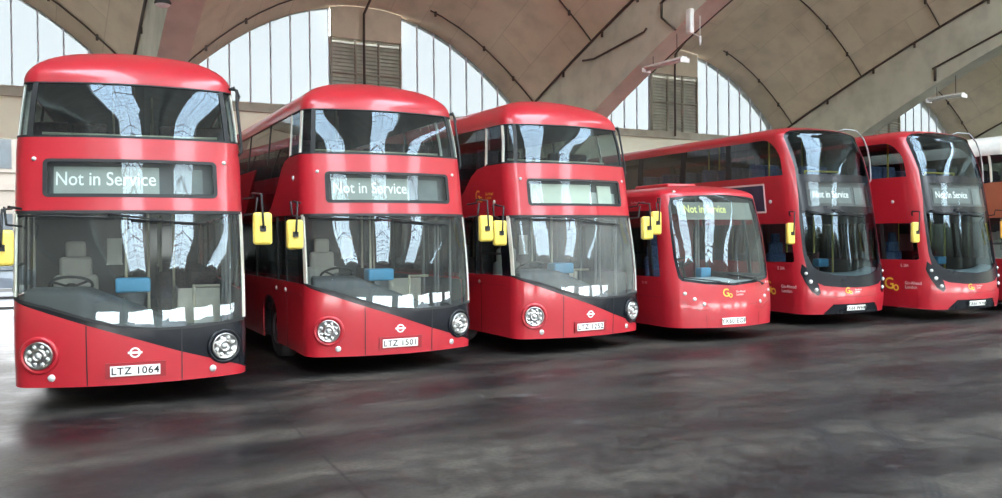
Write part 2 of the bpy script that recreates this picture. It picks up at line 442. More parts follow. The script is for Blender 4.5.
def round_lamp(B, parent, s, v, ring='red'):
    mx = on_shell(B, s, v, .0)
    h = MB().lathe([(.215, -.005), (.213, .012), (.198, .024), (.178, .024), (.168, .004), (.02, .004)], 40, mx).build('headlight', M[ring], parent)
    c = MB().lathe([(.158, .004), (.158, .03), (.145, .036), (.135, .022), (.08, .02), (.072, .032), (.05, .036), (.044, .018), (.01, .018)], 36, mx).build('headlight_reflector', M['chrome'], h)
    l = MB()
    for k in range(8):
        a = k*PI/4+PI/8; q = mx @ Matrix.Translation((.107*math.cos(a), .107*math.sin(a), .018)); l.lathe([(.026, 0), (.024, .012), (.012, .02), (.002, .022)], 12, q)
    l.lathe([(.04, .018), (.034, .03), (.016, .042), (.002, .045)], 16, mx)
    l.build('headlight_lens', M['lamp'], h)
def small_lamp(B, parent, s, v, r=.036, name='fog_lamp', mat='lamp'):
    MB().lathe([(r*1.15, 0), (r*1.15, .01), (r, .014), (r*.5, .022), (.002, .024)], 20, on_shell(B, s, v, 0)).build(name, M[mat], parent)
def roundel(B, parent, s, v, r=.060):
    mx = on_shell(B, s, v, .004); m = MB(); n = 32
    for (a, b) in ((r, r*.68),):
        vs = [mx @ Vector((q*math.cos(2*PI*k/n), q*math.sin(2*PI*k/n), .004)) for q in (a, b) for k in range(n)]
        m.add(vs, [(k, (k+1) % n, n+(k+1) % n, n+k) for k in range(n)])
    m.box(-r*1.28, r*1.28, -r*.2, r*.2, 0, .008, mx)
    m.build('roundel', M['white'], parent)
def go_logo(B, parent, s, v, size, name='company_logo', front=True, sub='pink'):
    a = shell_text(B, name, 'G', s, v, size, M['gold'], parent, .006, 1, size*.012)
    shell_text(B, 'logo_letter', 'o', s+size*.47, v-size*.16, size*.8, M['gold'], a, .007, 1, size*.008)
    shell_text(B, 'logo_wording', 'Go-Ahead', s+size*1.7, v+size*.1, size*.27, M[sub], a, .006, 1, .001)
    shell_text(B, 'logo_wording', 'London', s+size*1.55, v-size*.16, size*.27, M[sub], a, .006, 1, .001)
    return a
def wiper(B, parent, s0, v0, s1, v1, blade, name='wiper'):
    def q(s, v, o):
        p = Vector(B.P(s, v)); n = Vector(B.N(s, v)); return p+n*o
    m = MB(); m.tube([q(s0, v0, .02), q(s0, v0, .06), q((s0+s1)/2, (v0+v1)/2, .065), q(s1, v1, .04)], [.02, .016, .011, .009], 6)
    ds, dv = blade; pts = [q(s1+ds*t, v1+dv*t, .022) for t in (-.5, -.25, 0, .25, .5)]
    m.tube(pts, .012, 6); m.build(name, M['rubber'], parent)
# ------------------------------------------------------------------ double deckers with the sloping black front
NRM = Body(L=11.2, hw0=1.26, hw=[(.2, 1.265), (.8, 1.275), (2.3, 1.265), (3.1, 1.245), (3.80, 1.175)], yf=[(.2, .03), (.8, 0), (.95, .003), (1.2, .015), (1.5, .048), (1.8, .10), (2.3, .21), (3.1, .345), (3.5, .41), (3.80, .51)],
           bow=.28, rc=.2, ve=3.80, H=4.34, Df=1.3, ex=1.0, ez=1.0)
def arch(sc, hw, top, base, n=12):
    return [(sc-hw, base)]+[(sc+hw*math.cos(PI-PI*i/n), top-.36+.36*math.sin(PI*i/n)) for i in range(n+1)]+[(sc+hw, base)]
def routemaster(root, body='red', roof='red', mid='red', low='red'):
    B = NRM; sm = B.smax-.001
    GB = [(-1.345, 1.30), (-.9, 1.185), (-.5, 1.05), (-.15, .945), (.27, .905), (.72, .91), (1.30, .955)]      # lower edge of the windscreen
    def gb(s):
        return lerp_tab(GB, s)
    DIAG = [(-1.38, 1.275), (-.5, .963), (-.05, .81), (.49, .612), (1.29, .358)]
    # lower red panel with wheel arches and the diagonal top edge
    low_o = []
    for side in (-1, 1):
        pass
    o = [(-sm, .30)]+arch(-9.35, .52, 1.02, .30)+arch(-3.60, .52, 1.02, .30)+[(-1.6, .28), (-1.2, .27), (0, .265), (1.2, .27), (1.6, .28)]+arch(3.60, .52, 1.02, .30)+arch(9.35, .52, 1.02, .30)+[(sm, .30), (sm, 1.27), (1.62, 1.27), (1.62, .34), (1.32, .345)]
    o += DIAG[::-1]+[(-1.62, 1.285), (-sm, 1.285)]
    panel(B, 'lower_panel', o, M[low], root)
    # black panel under the windscreen
    o = [(-1.38, 1.275), (-.5, .963), (-.05, .81), (.49, .612), (1.29, .358), (1.32, .345), (1.62, .34), (1.62, 1.27), (1.36, 1.27), (1.36, .96)]
    o += [(1.30, .945)]+[(s, v-.012) for s, v in GB[::-1][1:-1]]+[(-1.345, 1.29)]
    panel(B, 'black_nose_panel', o, M['black'], root, off=-.002)
    # middle band between the decks, offside glass sweeping down behind the front stair
    o = [(-sm, 2.27), (-5.7, 2.27)]+[(-4.3, 3.13)] if False else [(-sm, 2.27), (-6.0, 2.27), (-5.6, 2.4), (-5.0, 2.9), (-4.75, 3.13), (-4.6, 3.13)]
    rear = [(-sm, 2.27), (-6.0, 2.27), (-5.6, 2.42), (-5.0, 2.92), (-4.7, 3.13), (-sm, 3.13)]
    front = [(-4.1, 2.27), (sm, 2.27), (sm, 3.13), (-2.05, 3.13), (-2.35, 3.09), (-2.6, 2.98), (-3.0, 2.66), (-3.4, 2.42), (-3.8, 2.30)]
    panel(B, 'rear_side_panel', rear, M[mid], root)
    dest = rrect(-.968, .968, 2.425, 2.872, .06)
    panel(B, 'middle_panel', front, M[mid], root, holes=[dest])
    swoop = [(-6.0, 2.25), (-4.1, 2.25), (-3.8, 2.28), (-3.4, 2.40), (-3.0, 2.64), (-2.6, 2.96), (-2.35, 3.08), (-2.05, 3.14), (-4.7, 3.14), (-5.0, 2.94), (-5.6, 2.44)]
    panel(B, 'staircase_window', swoop, M['glass_side'], root, off=-.012, rim=False)
    # roof dome
    r = panel(B, 'roof', [(-sm, 3.79), (sm, 3.79), (sm, B.ve+.999), (-sm, B.ve+.999)], M[roof], root, off=.006)
    # glass
    o = [(-1.345, 1.30)]+[(s, v) for s, v in GB[1:]]+[(1.30, 2.25), (-1.345, 2.25)]
    panel(B, 'windscreen', o, M['glass'], root, off=-.012, rim=False)
    panel(B, 'upper_windscreen', [(-1.11, 3.14), (1.11, 3.14), (1.11, 3.79), (-1.11, 3.79)], M['glass_up'], root, off=-.012, rim=False)
    for sg in (-1, 1):
        a, b = sorted((sg*1.41, sg*2.0)); panel(B, 'front_side_window', [(a, 3.14), (b, 3.14), (b, 3.79), (a, 3.79)], M['glass_up'], root, off=-.012, rim=False)
        a, b = sorted((sg*1.36, sg*1.42)); panel(B, 'corner_pillar', [(a, 3.13), (b, 3.13), (b, 3.80), (a, 3.80)], M['cream'], root, off=-.004)
        a, b = sorted((sg*1.16, sg*1.37)); panel(B, 'corner_window', [(a, 3.14), (b, 3.14), (b, 3.79), (a, 3.79)], M['glass_up'], root, off=-.012, rim=False)
        a, b = sorted((sg*1.10, sg*1.165)); p = panel(B, 'window_pillar', [(a, 3.13), (b, 3.13), (b, 3.80), (a, 3.80)], M['rubber'], root, off=.0)
        for y in (2.0, 3.7, 5.4, 7.1, 8.8, 10.3):
            a, b = sorted((sg*y, sg*(y+.06))); panel(B, 'window_pillar', [(a, 3.13), (b, 3.13), (b, 3.80), (a, 3.80)], M['cream' if y < 3 else 'rubber'], root, off=-.004)
        ys = [2.06, 3.7, 3.76, 5.4, 5.46, 7.1, 7.16, 8.8, 8.86, 10.3]
        for i in range(0, 10, 2):
            a, b = sorted((sg*ys[i], sg*ys[i+1])); panel(B, 'upper_side_window', [(a, 3.14), (b, 3.14), (b, 3.79), (a, 3.79)], M['glass_side'], root, off=-.012, rim=False)
        a, b = sorted((sg*10.36, sg*sm)); panel(B, 'rear_upper_panel', [(a, 3.13), (b, 3.13), (b, 3.80), (a, 3.80)], M[mid], root)
        # lower deck side
        a, b = sorted((sg*1.38, sg*1.66)); panel(B, 'front_corner_pillar', [(a, 1.27), (b, 1.27), (b, 2.28), (a, 2.28)], M['black'], root, off=-.004)
        a, b = sorted((sg*1.315, sg*1.385)); panel(B, 'windscreen_edge_trim', [(a, 1.30 if sg < 0 else .96), (b, 1.285 if sg < 0 else .96), (b, 2.26), (a, 2.26)], M['cream'], root, off=.002)
        for y0, y1 in ((1.66, 2.35), (2.43, 2.95), (3.03, 4.6), (4.68, 6.25), (6.33, 7.9), (7.98, 9.5), (9.58, 10.8)):
            a, b = sorted((sg*y0, sg*y1)); panel(B, 'side_window', [(a, 1.30), (b, 1.30), (b, 2.26), (a, 2.26)], M['glass_side'], root, off=-.012, rim=False)
            a, b = sorted((sg*y1, sg*(y1+.08))); panel(B, 'side_pillar', [(a, 1.28), (b, 1.28), (b, 2.28), (a, 2.28)], M['rubber'], root, off=-.004)
        a, b = sorted((sg*10.88, sg*sm)); panel(B, 'rear_lower_panel', [(a, 1.27), (b, 1.27), (b, 2.28), (a, 2.28)], M[mid], root)
        for s in (3.6, 9.35): wheel(B, sg*s, root)
    panel(B, 'cab_window_rail', [(-2.35, 1.62), (-1.66, 1.62), (-1.66, 1.66), (-2.35, 1.66)], M['rubber'], root, off=-.002)
    # seals, and the shadowed seam over the windscreen
    panel(B, 'windscreen_seal', [(-1.345, 1.30)]+GB[1:]+[(1.30, .93)]+[(s, v-.032) for s, v in GB[::-1][1:-1]]+[(-1.345, 1.262)], M['rubber'], root, off=.004)
    panel(B, 'windscreen_top_seam_shadow', rrect(-1.36, 1.36, 2.235, 2.272, .01), M['rubber'], root, off=.001)  # black seam line, shadow under the middle band put into its colour
    panel(B, 'upper_window_seal', rrect(-2.0, 2.0, 3.125, 3.15, .01), M['rubber'], root, off=.003)
    panel(B, 'upper_window_seal', rrect(-2.0, 2.0, 3.775, 3.80, .01), M['rubber'], root, off=.003)
    for s, t in ((-.503, .955), (.503, .60)):
        panel(B, 'panel_joint', [(s-.006, .275), (s+.006, .275), (s+.006, t if s < 0 else .90), (s-.006, t if s < 0 else .90)], M['ink'], root, off=.003)
    # side panel joints, grab points
    panel(B, 'belt_line', [(-10.9, 1.12), (-1.55, 1.12), (-1.55, 1.132), (-10.9, 1.132)], M['darkred'], root, off=.004)
    panel(B, 'panel_joint', [(-2.4, .3), (-2.388, .3), (-2.388, 1.12), (-2.4, 1.12)], M['ink'], root, off=.003)
    small_lamp(B, root, -2.45, 1.16, .028, 'side_repeater'); small_lamp(B, root, -3.05, 1.16, .028, 'side_repeater')
    # destination box
    d = panel(B, 'destination_frame', rrect(-.968, .968, 2.425, 2.872, .06), M['rubber'], root, holes=[rrect(-.92, .92, 2.465, 2.835, .03)], off=.006, thick=.03)
    panel(B, 'destination_glass', rrect(-.93, .93, 2.455, 2.845, .03), M['glass_dest'], root, off=-.004, rim=False)
    def blind(s0, s1, v0, v1, mat, name, off): return panel(B, name, [(s0, v0), (s1, v0), (s1, v1), (s0, v1)], M[mat], root, off=off, thick=.01)
    blind(-.955, .955, 2.43, 2.87, 'blind_dark', 'destination_backing', -.12)
    blind(-.88, .30, 2.48, 2.80, 'blind', 'destination_blind', -.09)
    blind(.46, .82, 2.49, 2.79, 'blind_mid', 'number_blind', -.09)
    # lamps, plate recess, badges
    round_lamp(B, root, -1.00, .635, low); round_lamp(B, root, 1.00, .635, 'black')
    small_lamp(B, root, -.875, .378); small_lamp(B, root, .86, .375)
    small_lamp(B, root, -1.069, 2.868, .022, 'marker_lamp'); small_lamp(B, root, 1.065, 2.868, .022, 'marker_lamp')
    roundel(B, root, .0, .633)
    wiper(B, root, -.25, 2.21, .40, 2.13, (.85, -.05)); wiper(B, root, -1.2, 2.2, -.6, 2.19, (.8, -.02))
    # tree guard tube at the nearside upper corner
    def q(s, v, o): p = Vector(B.P(s, v)); n = Vector(B.N(s, v)); return p+n*o
    t = MB(); t.tube([q(1.30, 3.84, 0), q(1.34, 3.86, .06), q(1.36, 3.80, .08), q(1.36, 3.6, .055), q(1.36, 3.2, .045), q(1.36, 3.02, .04), q(1.34, 2.98, .0)], .018, 8)
    t.tube([q(1.42, 3.86, .0), q(1.42, 3.84, .08), q(1.40, 3.74, .10), q(1.37, 3.66, .06)], .014, 8)
    t.build('tree_guard', M['rubber'], root)
    # interior
    MB().box(-1.16, 1.16, .42, 10.9, .30, .36).build('lower_deck_floor', M['deckfloor'], root)
    MB().box(-1.14, 1.14, .62, 10.9, 2.31, 2.37).box(-.95, .95, .45, .62, 2.31, 2.36).build('upper_deck_floor', M['interior'], root)
    MB().grid(lambda a, b: (lambda p: (p[0]*.97, p[1]+.03, p[2]-.04))(B.P(-2.6+5.2*a if False else (a-.5)*2*(B.smax-.4), B.ve+.02+.9*b)), 60, 8).build('ceiling_lining', M['interior_mid'], root)
    sweep_dash(root, B, -1.25, 1.2, 1.0, .62, 1.12, 'dash', 'dashboard', .4, .07, lambda s: max(1.36-.20*max(0, (s+.55))/.5, .86) if s > -.55 else 1.36)
    driver_cab(root, -.70, 1.25, .44)
    MB().box(-1.18, -.05, 1.78, 1.83, .36, 2.28).box(-.08, -.03, .95, 1.8, .36, 1.45).build('cab_partition', M['interior'], root)
    MB().box(-.34, -.16, 1.70, 1.72, 1.62, 1.95).box(-.35, -.15, 1.69, 1.70, 1.6, 1.62).build('notice', M['paper'], root)
    MB().box(-.22, .18, .72, .98, 1.28, 1.46, bev=.03).build('fare_reader', M['blue'], root)
    MB().box(-.12, .10, .76, .94, .36, 1.28).build('fare_pedestal', M['dash'], root)
    rails = MB()
    for x, y in ((-.1, 1.0), (.16, 2.2), (.5, 2.6), (-.35, 3.4), (.35, 4.2), (-.35, 6), (.35, 6.4)): rails.tube([(x, y, .36), (x, y, 2.31)], .02, 8)
    rails.tube([(.72, 1.5, 1.3), (1.05, 1.5, 1.3)], .02).tube([(.72, 1.5, .36), (.72, 1.5, 1.32)], .02)
    rails.build('handrail', M['pole'], root)
    # inward folding door leaves on the nearside
    dl = MB()
    for y in (.75, 1.35): dl.box(1.10, 1.13, y, y+.04, .36, 2.2).box(1.10, 1.13, y+.48, y+.52, .36, 2.2)
    dl.box(1.10, 1.13, .75, 1.87, .36, .62).box(1.10, 1.13, .75, 1.87, 2.12, 2.2); dl.build('entrance_door_frame', M['interior_mid'], root)
    MB().box(.5, 1.08, 1.9, 1.95, .36, 1.25).box(.5, .53, 1.9, 2.8, .36, 1.25).build('luggage_pen', M['cream'], root)
    st = MB()
    for k in range(8): st.box(-1.12, -.45, 2.0+.28*k, 2.28+.28*k, .36, .36+.235*(k+1))
    st.build('front_staircase', M['interior_mid'], root)
    seats(root, .36, (3.4, 4.3, 5.2, 6.1, 7.0, 7.9, 8.8), 'seat')
    seats(root, 2.37, (1.5, 2.35, 3.2, 4.05, 4.9, 5.75, 6.6, 7.45), 'seat')
    sweep_dash(root, B, -1.1, 1.1, 3.05, .38, 3.10, 'interior', 'upper_front_shelf', 2.4, .06)
    ur = MB(); ur.tube([(-1.0, .95, 3.22), (1.0, .95, 3.22)], .016, 8).tube([(-.45, .95, 3.1), (-.45, .95, 3.22)], .014).tube([(.45, .95, 3.1), (.45, .95, 3.22)], .014)
    for x, y in ((-.25, 2.2), (.25, 3.8), (-.25, 5.4), (.25, 7)): ur.tube([(x, y, 2.37), (x, y, 4.15)], .016, 8)
    ur.build('upper_handrail', M['pole'], root)
    # mirrors: offside one and nearside one
    mirror_at(root, (-1.24, .42, 2.42), (-1.40, .12, 1.98), .23, .40)
    mirror_at(root, (1.26, .42, 2.42), (1.46, .18, 2.05), .23, .40)
    return root

# ------------------------------------------------------------------ double deckers with the tall all-glass front
E400 = Body(L=10.9, hw0=1.26, hw=[(.2, 1.22), (.8, 1.26), (2.3, 1.26), (3.1, 1.25), (4.0, 1.195)], yf=[(.2, .04), (.5, 0), (.8, .015), (1.1, .06), (1.5, .13), (2.3, .26), (3.1, .41), (3.6, .56), (4.0, .76)],
            bow=.32, rc=.28, ve=4.0, H=4.29, Df=.9, ex=.75, ez=.9)
def glassfront(root):
    B = E400; sm = B.smax-.001; T = B.ve
    def outer(d=0):     # outline of the whole black glazed front, shrunk by d
        L_ = [(-1.02, .93), (-1.13, 1.15), (-1.17, 1.5), (-1.17, 2.2), (-1.13, 2.7), (-1.12, 3.3), (-1.17, 3.7), (-1.19, T), (-1.16, T+.16), (-1.03, T+.31), (-.75, T+.40), (-.4, T+.43), (0, T+.44)]
        R_ = [(-a, b) for a, b in L_[::-1][1:]]
        bot = [(.80, .84), (.4, .80), (0, .79), (-.4, .80), (-.80, .84)]
        pts = L_+R_+bot
        return [(x*(1-d/1.1), 2.4+(y-2.4)*(1-d/1.6)) for x, y in pts][::-1]
    wf = [rrect(-1.50-.02, -1.49, 3, 3.1)] if False else []
    for sg in (-1, 1):
        for y0, y1 in ((2.35, 3.05), (3.25, 4.85), (5.05, 6.65), (6.85, 8.45), (8.65, 10.2)):
            a, b = sorted((sg*y0, sg*y1)); wf.append(rrect(a, b, 3.16, 3.96, .05))
        a, b = sorted((sg*1.66, sg*3.05))
    holes = []
    # one long window band per deck, front upper corner rounded
    for sg in (-1, 1):
        band = [(1.42, 3.17), (10.2, 3.17), (10.2, 3.96), (1.95, 3.96)]+[(1.42+.45*(1-math.cos(t)), 3.50+.46*math.sin(t)) for t in [PI/2-PI/2*k/6 for k in range(7)]]
        band = [(sg*a, b) for a, b in band]
        holes.append(band)
        holes.append([(sg*a, b) for a, b in rrect(1.37, 10.4, 1.33, 2.14, .05)])
    o = [(-sm, .28)]+arch(-9.0, .52, 1.02, .28)+arch(-3.95, .52, 1.02, .28)+[(-1.5, .26), (-1.2, .25), (-.85, .25), (-.62, .455), (.62, .455), (.85, .25), (1.2, .25), (1.5, .26)]+arch(3.95, .52, 1.02, .28)+arch(9.0, .52, 1.02, .28)+[(sm, .28), (sm, T+.999), (-sm, T+.999)]
    panel(B, 'body_panel', o, M['red2'], root, holes=[outer()]+holes)
    up = rrect(-1.04, 1.04, 3.19, 3.2, .001)
    upw = [(-1.05, 3.18), (1.05, 3.18), (1.08, 3.7), (1.09, T), (1.03, T+.15), (.90, T+.27), (.65, T+.34), (.3, T+.37), (-.3, T+.37), (-.65, T+.34), (-.90, T+.27), (-1.03, T+.15), (-1.09, T), (-1.08, 3.7)]
    dst = rrect(-.93, .93, 2.50, 3.02, .04)
    low = [(-1.10, 2.36), (-1.11, 1.9), (-1.09, 1.45), (-1.0, 1.25), (-.85, 1.14), (-.5, 1.06), (0, 1.03), (.5, 1.06), (.85, 1.14), (1.0, 1.25), (1.09, 1.45), (1.11, 1.9), (1.10, 2.36)]
    panel(B, 'front_surround', outer(), M['black'], root, holes=[upw, dst, low], off=-.004)
    panel(B, 'upper_windscreen', upw, M['glass_dark'], root, off=-.010, rim=False)
    panel(B, 'windscreen', low, M['glass_dark'], root, off=-.010, rim=False)
    panel(B, 'destination_glass', dst, M['glass_dest'], root, off=-.010, rim=False)
    def blind(s0, s1, v0, v1, mat, name, off): return panel(B, name, [(s0, v0), (s1, v0), (s1, v1), (s0, v1)], M[mat], root, off=off, thick=.01)
    blind(-.95, .95, 2.46, 3.04, 'blind_dark', 'destination_backing', -.09)
    blind(-.82, .30, 2.58, 2.92, 'blind_mid', 'destination_blind', -.07)
    blind(.42, .80, 2.56, 2.92, 'blind_mid', 'number_blind', -.07)
    shell_text(B, 'destination_wording', 'Not in Service', -.28, 2.76, .21, M['text_white'], root, -.066, 1.0, .003, .80)
    for sg in (-1, 1):
        for y0, y1 in ((1.41, 3.28), (3.48, 5.05), (5.25, 6.85), (7.05, 8.6), (8.8, 10.18)):
            a, b = sorted((sg*y0, sg*y1)); panel(B, 'upper_side_window', [(a, 3.16), (b, 3.16), (b, 3.97), (a, 3.97)], M['glass_side'], root, off=-.018, rim=False)
            a, b = sorted((sg*y1, sg*(y1+.2))); panel(B, 'side_pillar', [(a, 3.16), (b, 3.16), (b, 3.97), (a, 3.97)], M['rubber'], root, off=-.015)
        for y0, y1 in ((1.36, 2.25), (2.35, 4.0), (4.1, 5.75), (5.85, 7.5), (7.6, 8.95), (9.05, 10.4)):
            a, b = sorted((sg*y0, sg*y1)); panel(B, 'side_window', [(a, 1.32), (b, 1.32), (b, 2.15), (a, 2.15)], M['glass_side'], root, off=-.018, rim=False)
            a, b = sorted((sg*y1, sg*(y1+.1))); panel(B, 'side_pillar', [(a, 1.32), (b, 1.32), (b, 2.15), (a, 2.15)], M['rubber'], root, off=-.015)
        # swept-back lamp cluster
        hl = [(1.22, 1.30), (1.27, 1.12), (1.20, .92), (1.08, .72), (.96, .64), (.90, .70), (.93, .86), (1.00, 1.02), (1.10, 1.18)]
        hl = [(sg*a, b) for a, b in hl]
        if sg > 0: hl = hl[::-1]
        h = panel(B, 'headlight', hl, M['black'], root, off=.008)
        for a, b, r in ((1.16, 1.10, .028), (1.09, .93, .034), (.99, .76, .034)):
            MB().lathe([(r*1.2, 0), (r*1.2, .012), (r, .016), (r*.6, .026), (.002, .028)], 18, on_shell(B, sg*a, b, .008)).build('headlight_lens', M['lamp'], h)
        for s in (3.95, 9.0): wheel(B, sg*s, root)
    panel(B, 'bumper_grille', [(-.85, .25), (.85, .25), (.62, .455), (-.62, .455)], M['black'], root, off=-.01)
    panel(B, 'body_crease', [(-1.0, .645), (-.5, .60), (0, .59), (.5, .60), (1.0, .645), (1.0, .655), (.5, .612), (0, .602), (-.5, .612), (-1.0, .655)], M['darkred'], root, off=.003)
    small_lamp(B, root, -1.9, 2.62, .035, 'marker_lamp')
    go_logo(B, root, -.26, .73, .17, 'company_logo')
    go_logo(B, root, -2.20, .78, .36, 'side_logo')
    shell_text(B, 'fleet_number', 'E 284', -1.75, 1.2, .09, M['pink'], root)
    wiper(B, root, -.35, 2.42, .15, 2.30, (.75, -.05)); wiper(B, root, -1.0, 2.40, -.55, 2.32, (.7, -.05))
    def q(s, v, o): p = Vector(B.P(s, v)); n = Vector(B.N(s, v)); return p+n*o
    t = MB(); t.tube([q(.80, T+.45, .0), q(.95, T+.40, .07), q(1.12, T+.22, .14), q(1.24, T, .17), q(1.32, 3.75, .17), q(1.36, 3.5, .15), q(1.38, 3.25, .12), q(1.40, 3.1, .10), q(1.42, 3.02, .0)], .017, 8); t.build('tree_guard', M['steel'], root)
    # interior
    MB().box(-1.14, 1.14, .50, 10.6, .30, .36).build('lower_deck_floor', M['deckfloor'], root)
    MB().box(-1.14, 1.14, .75, 10.6, 2.34, 2.40).box(-.9, .9, .5, .75, 2.34, 2.40).build('upper_deck_floor', M['interior'], root)
    MB().box(-.98, .98, 1.1, 10.5, 4.12, 4.14).build('ceiling_lining', M['interior_mid'], root)
    sweep_dash(root, B, -1.12, 1.12, 1.1, .40, 1.10, 'dash_light', 'dashboard', .4, .08, lambda s: 1.07+.10*min(1, abs(s))**2)
    driver_cab(root, -.58, 1.45, .46, 'seat_blue')
    MB().box(-1.18, -.05, 2.0, 2.05, .36, 2.3).box(-.08, -.03, 1.0, 2.0, .36, 1.5).build('cab_partition', M['maroon'], root)
    MB().box(-.25, .05, .80, 1.0, 1.2, 1.38, bev=.03).build('fare_reader', M['blue'], root)
    MB().box(.15, .85, 2.3, 2.35, .36, 1.9).build('luggage_panel', M['maroon'], root)
    rails = MB()
    for x, y in ((.02, 1.2), (.2, 2.2), (-.35, 3.4), (.35, 4.2), (.8, 1.4)): rails.tube([(x, y, .36), (x, y, 2.34)], .02, 8)
    rails.build('handrail', M['yellow_rail'], root)
    seats(root, .36, (3.4, 4.3, 5.2, 6.1, 7.0), 'seat_blue'); seats(root, 2.40, (1.7, 2.5, 3.3, 4.1, 4.9, 5.7), 'seat_blue')
    ur = MB(); ur.tube([(-.5, .95, 3.28), (.5, .95, 3.28)], .022, 8)
    for x in (-.5, .5): ur.tube([(x, .95, 2.4), (x, .95, 3.28)], .016)
    for x, y in ((-.9, 1.6), (.9, 2.4), (-.25, 4), (.25, 5)): ur.tube([(x, y, 2.40), (x, y, 4.12)], .02, 8)
    ur.build('upper_handrail', M['yellow_rail'], root)
    sweep_dash(root, B, -1.02, 1.02, 3.1, .35, 3.16, 'interior', 'upper_front_shelf', 2.5, .07)
    mirror_at(root, (-1.24, .62, 2.30), (-1.56, .30, 1.93), .20, .44, False)
    mirror_at(root, (1.24, .62, 2.30), (1.42, .34, 1.98), .19, .42, False)
    return root

# ------------------------------------------------------------------ single decker
E200 = Body(L=10.2, hw0=1.20, hw=[(.2, 1.17), (.6, 1.20), (1.6, 1.20), (2.62, 1.14)], yf=[(.2, .0), (.6, .0), (.9, .03), (1.1, .07), (1.5, .14), (2.0, .24), (2.62, .42)], bow=.3, rc=.25, ve=2.62, H=2.86, Df=.8, ex=.75, ez=.9)
def singledecker(root):
    B = E200; sm = B.smax-.001; T = B.ve
    wind = [(-1.08, 1.16), (-1.02, 1.10), (-.6, 1.04), (0, 1.0), (.6, 1.04), (1.02, 1.10), (1.08, 1.16), (1.13, 1.5), (1.15, 2.0), (1.13, 2.45), (1.07, 2.60), (.7, T+.03), (0, T+.10), (-.7, T+.03), (-1.07, 2.60), (-1.13, 2.45), (-1.15, 2.0), (-1.13, 1.5)]
    inner = [(x*.955, 1.85+(y-1.85)*.945) for x, y in wind]
    holes = [wind]
    for sg in (-1, 1):
        holes.append([(sg*a, b) for a, b in rrect(1.46, 10.0, 1.17, 2.38, .05)])
    o = [(-sm, .28)]+arch(-8.7, .50, 1.0, .28)+arch(-3.75, .50, 1.0, .28)+[(-1.4, .27), (0, .255), (1.4, .27)]+arch(3.75, .50, 1.0, .28)+arch(8.7, .50, 1.0, .28)+[(sm, .28), (sm, T+.999), (-sm, T+.999)]
    panel(B, 'body_panel', o, M['red2'], root, holes=holes)
    panel(B, 'windscreen_surround', wind, M['black'], root, holes=[inner], off=-.004)
    panel(B, 'windscreen', inner, M['glass'], root, off=-.010, rim=False)
    for sg in (-1, 1):
        a, b = sorted((sg*1.45, sg*1.72)); p = panel(B, 'side_pillar', [(sg*q_, w_) for q_, w_ in ([(1.70, 1.16), (1.80, 1.16), (1.80, 2.39), (1.70, 2.39)][::sg])], M['rubber'], root, off=-.014); panel(B, 'quarter_window', [(a, 1.16), (b, 1.16), (b, 2.39), (a, 2.39)], M['glass_side'], root, off=-.018, rim=False)
        for y0, y1 in ((1.79, 3.0), (3.08, 4.6), (4.68, 6.2), (6.28, 7.8), (7.88, 10.01)):
            a, b = sorted((sg*y0, sg*y1)); panel(B, 'side_window', [(a, 1.16), (b, 1.16), (b, 2.39), (a, 2.39)], M['glass_side'], root, off=-.018, rim=False)
            a, b = sorted((sg*y1, sg*(y1+.08))); panel(B, 'side_pillar', [(a, 1.16), (b, 1.16), (b, 2.39), (a, 2.39)], M['rubber'], root, off=-.014)
        # lamp recess with three round lamps
        rc = [(.50, .60), (.62, .70), (.85, .84), (1.12, .98), (1.16, .90), (1.0, .72), (.72, .58)]
        rc = [(sg*a, b) for a, b in rc]
        if sg < 0: rc = rc[::-1]
        h = panel(B, 'headlight', rc, M['red'], root, off=.004)
        panel(B, 'lamp_crease', [(sg*a, b) for a, b in ([(.48, .60), (.74, .56), (1.04, .70), (1.04, .715), (.74, .575), (.49, .615)] if sg > 0 else [(.49, .615), (.74, .575), (1.04, .715), (1.04, .70), (.74, .56), (.48, .60)])], M['darkred'], root, off=.003)
        for a, b in ((.66, .685), (.83, .78), (1.0, .88)):
            MB().lathe([(.034, 0), (.034, .01), (.028, .014), (.016, .02), (.002, .022)], 18, on_shell(B, sg*a, b, .006)).build('headlight_lens', M['lamp'], h)
        for s in (3.75, 8.7): wheel(B, sg*s, root, .45)
    panel(B, 'body_crease', [(-.6, .655), (0, .635), (.6, .655), (.6, .668), (0, .648), (-.6, .668)], M['darkred'], root, off=.003)
    for s in (-.62, .62): panel(B, 'panel_joint', [(s-.006, .27), (s+.006, .27), (s+.006, .5), (s-.006, .5)], M['darkred'], root, off=.003)
    panel(B, 'side_joint', [(-6.5, .80), (-1.45, .80), (-1.45, .812), (-6.5, .812)], M['darkred'], root, off=.003)
    def blind(s0, s1, v0, v1, mat, name, off): return panel(B, name, [(s0, v0), (s1, v0), (s1, v1), (s0, v1)], M[mat], root, off=off, thick=.01)
    blind(-.93, .98, 2.22, 2.54, 'led_panel', 'destination_display', -.07)
    shell_text(B, 'destination_wording', 'Not in Service', -.33, 2.405, .20, M['led'], root, -.064, 1.0, .003, .82)
    go_logo(B, root, -.20, .87, .20, 'company_logo')
    shell_text(B, 'fleet_number', 'SE 182', .98, 1.03, .055, M['white'], root); shell_text(B, 'fleet_number', 'SE 182', -1.95, 1.05, .06, M['pink'], root)
    shell_text(B, 'side_logo', 'Go', -2.55, 2.52, .2, M['gold'], root); shell_text(B, 'logo_wording', 'Go-Ahead London', -2.0, 2.54, .07, M['pink'], root)
    wiper(B, root, -.10, 1.02, -.65, 1.12, (-.7, .08)); wiper(B, root, .75, 1.0, .25, 1.16, (-.7, .10))
    small_lamp(B, root, -1.0, T+.22, .03, 'marker_lamp')
    MB().box(-.35, .35, 1.5, 2.6, 2.84, 2.93, bev=.04).build('roof_vent', M['red2'], root)
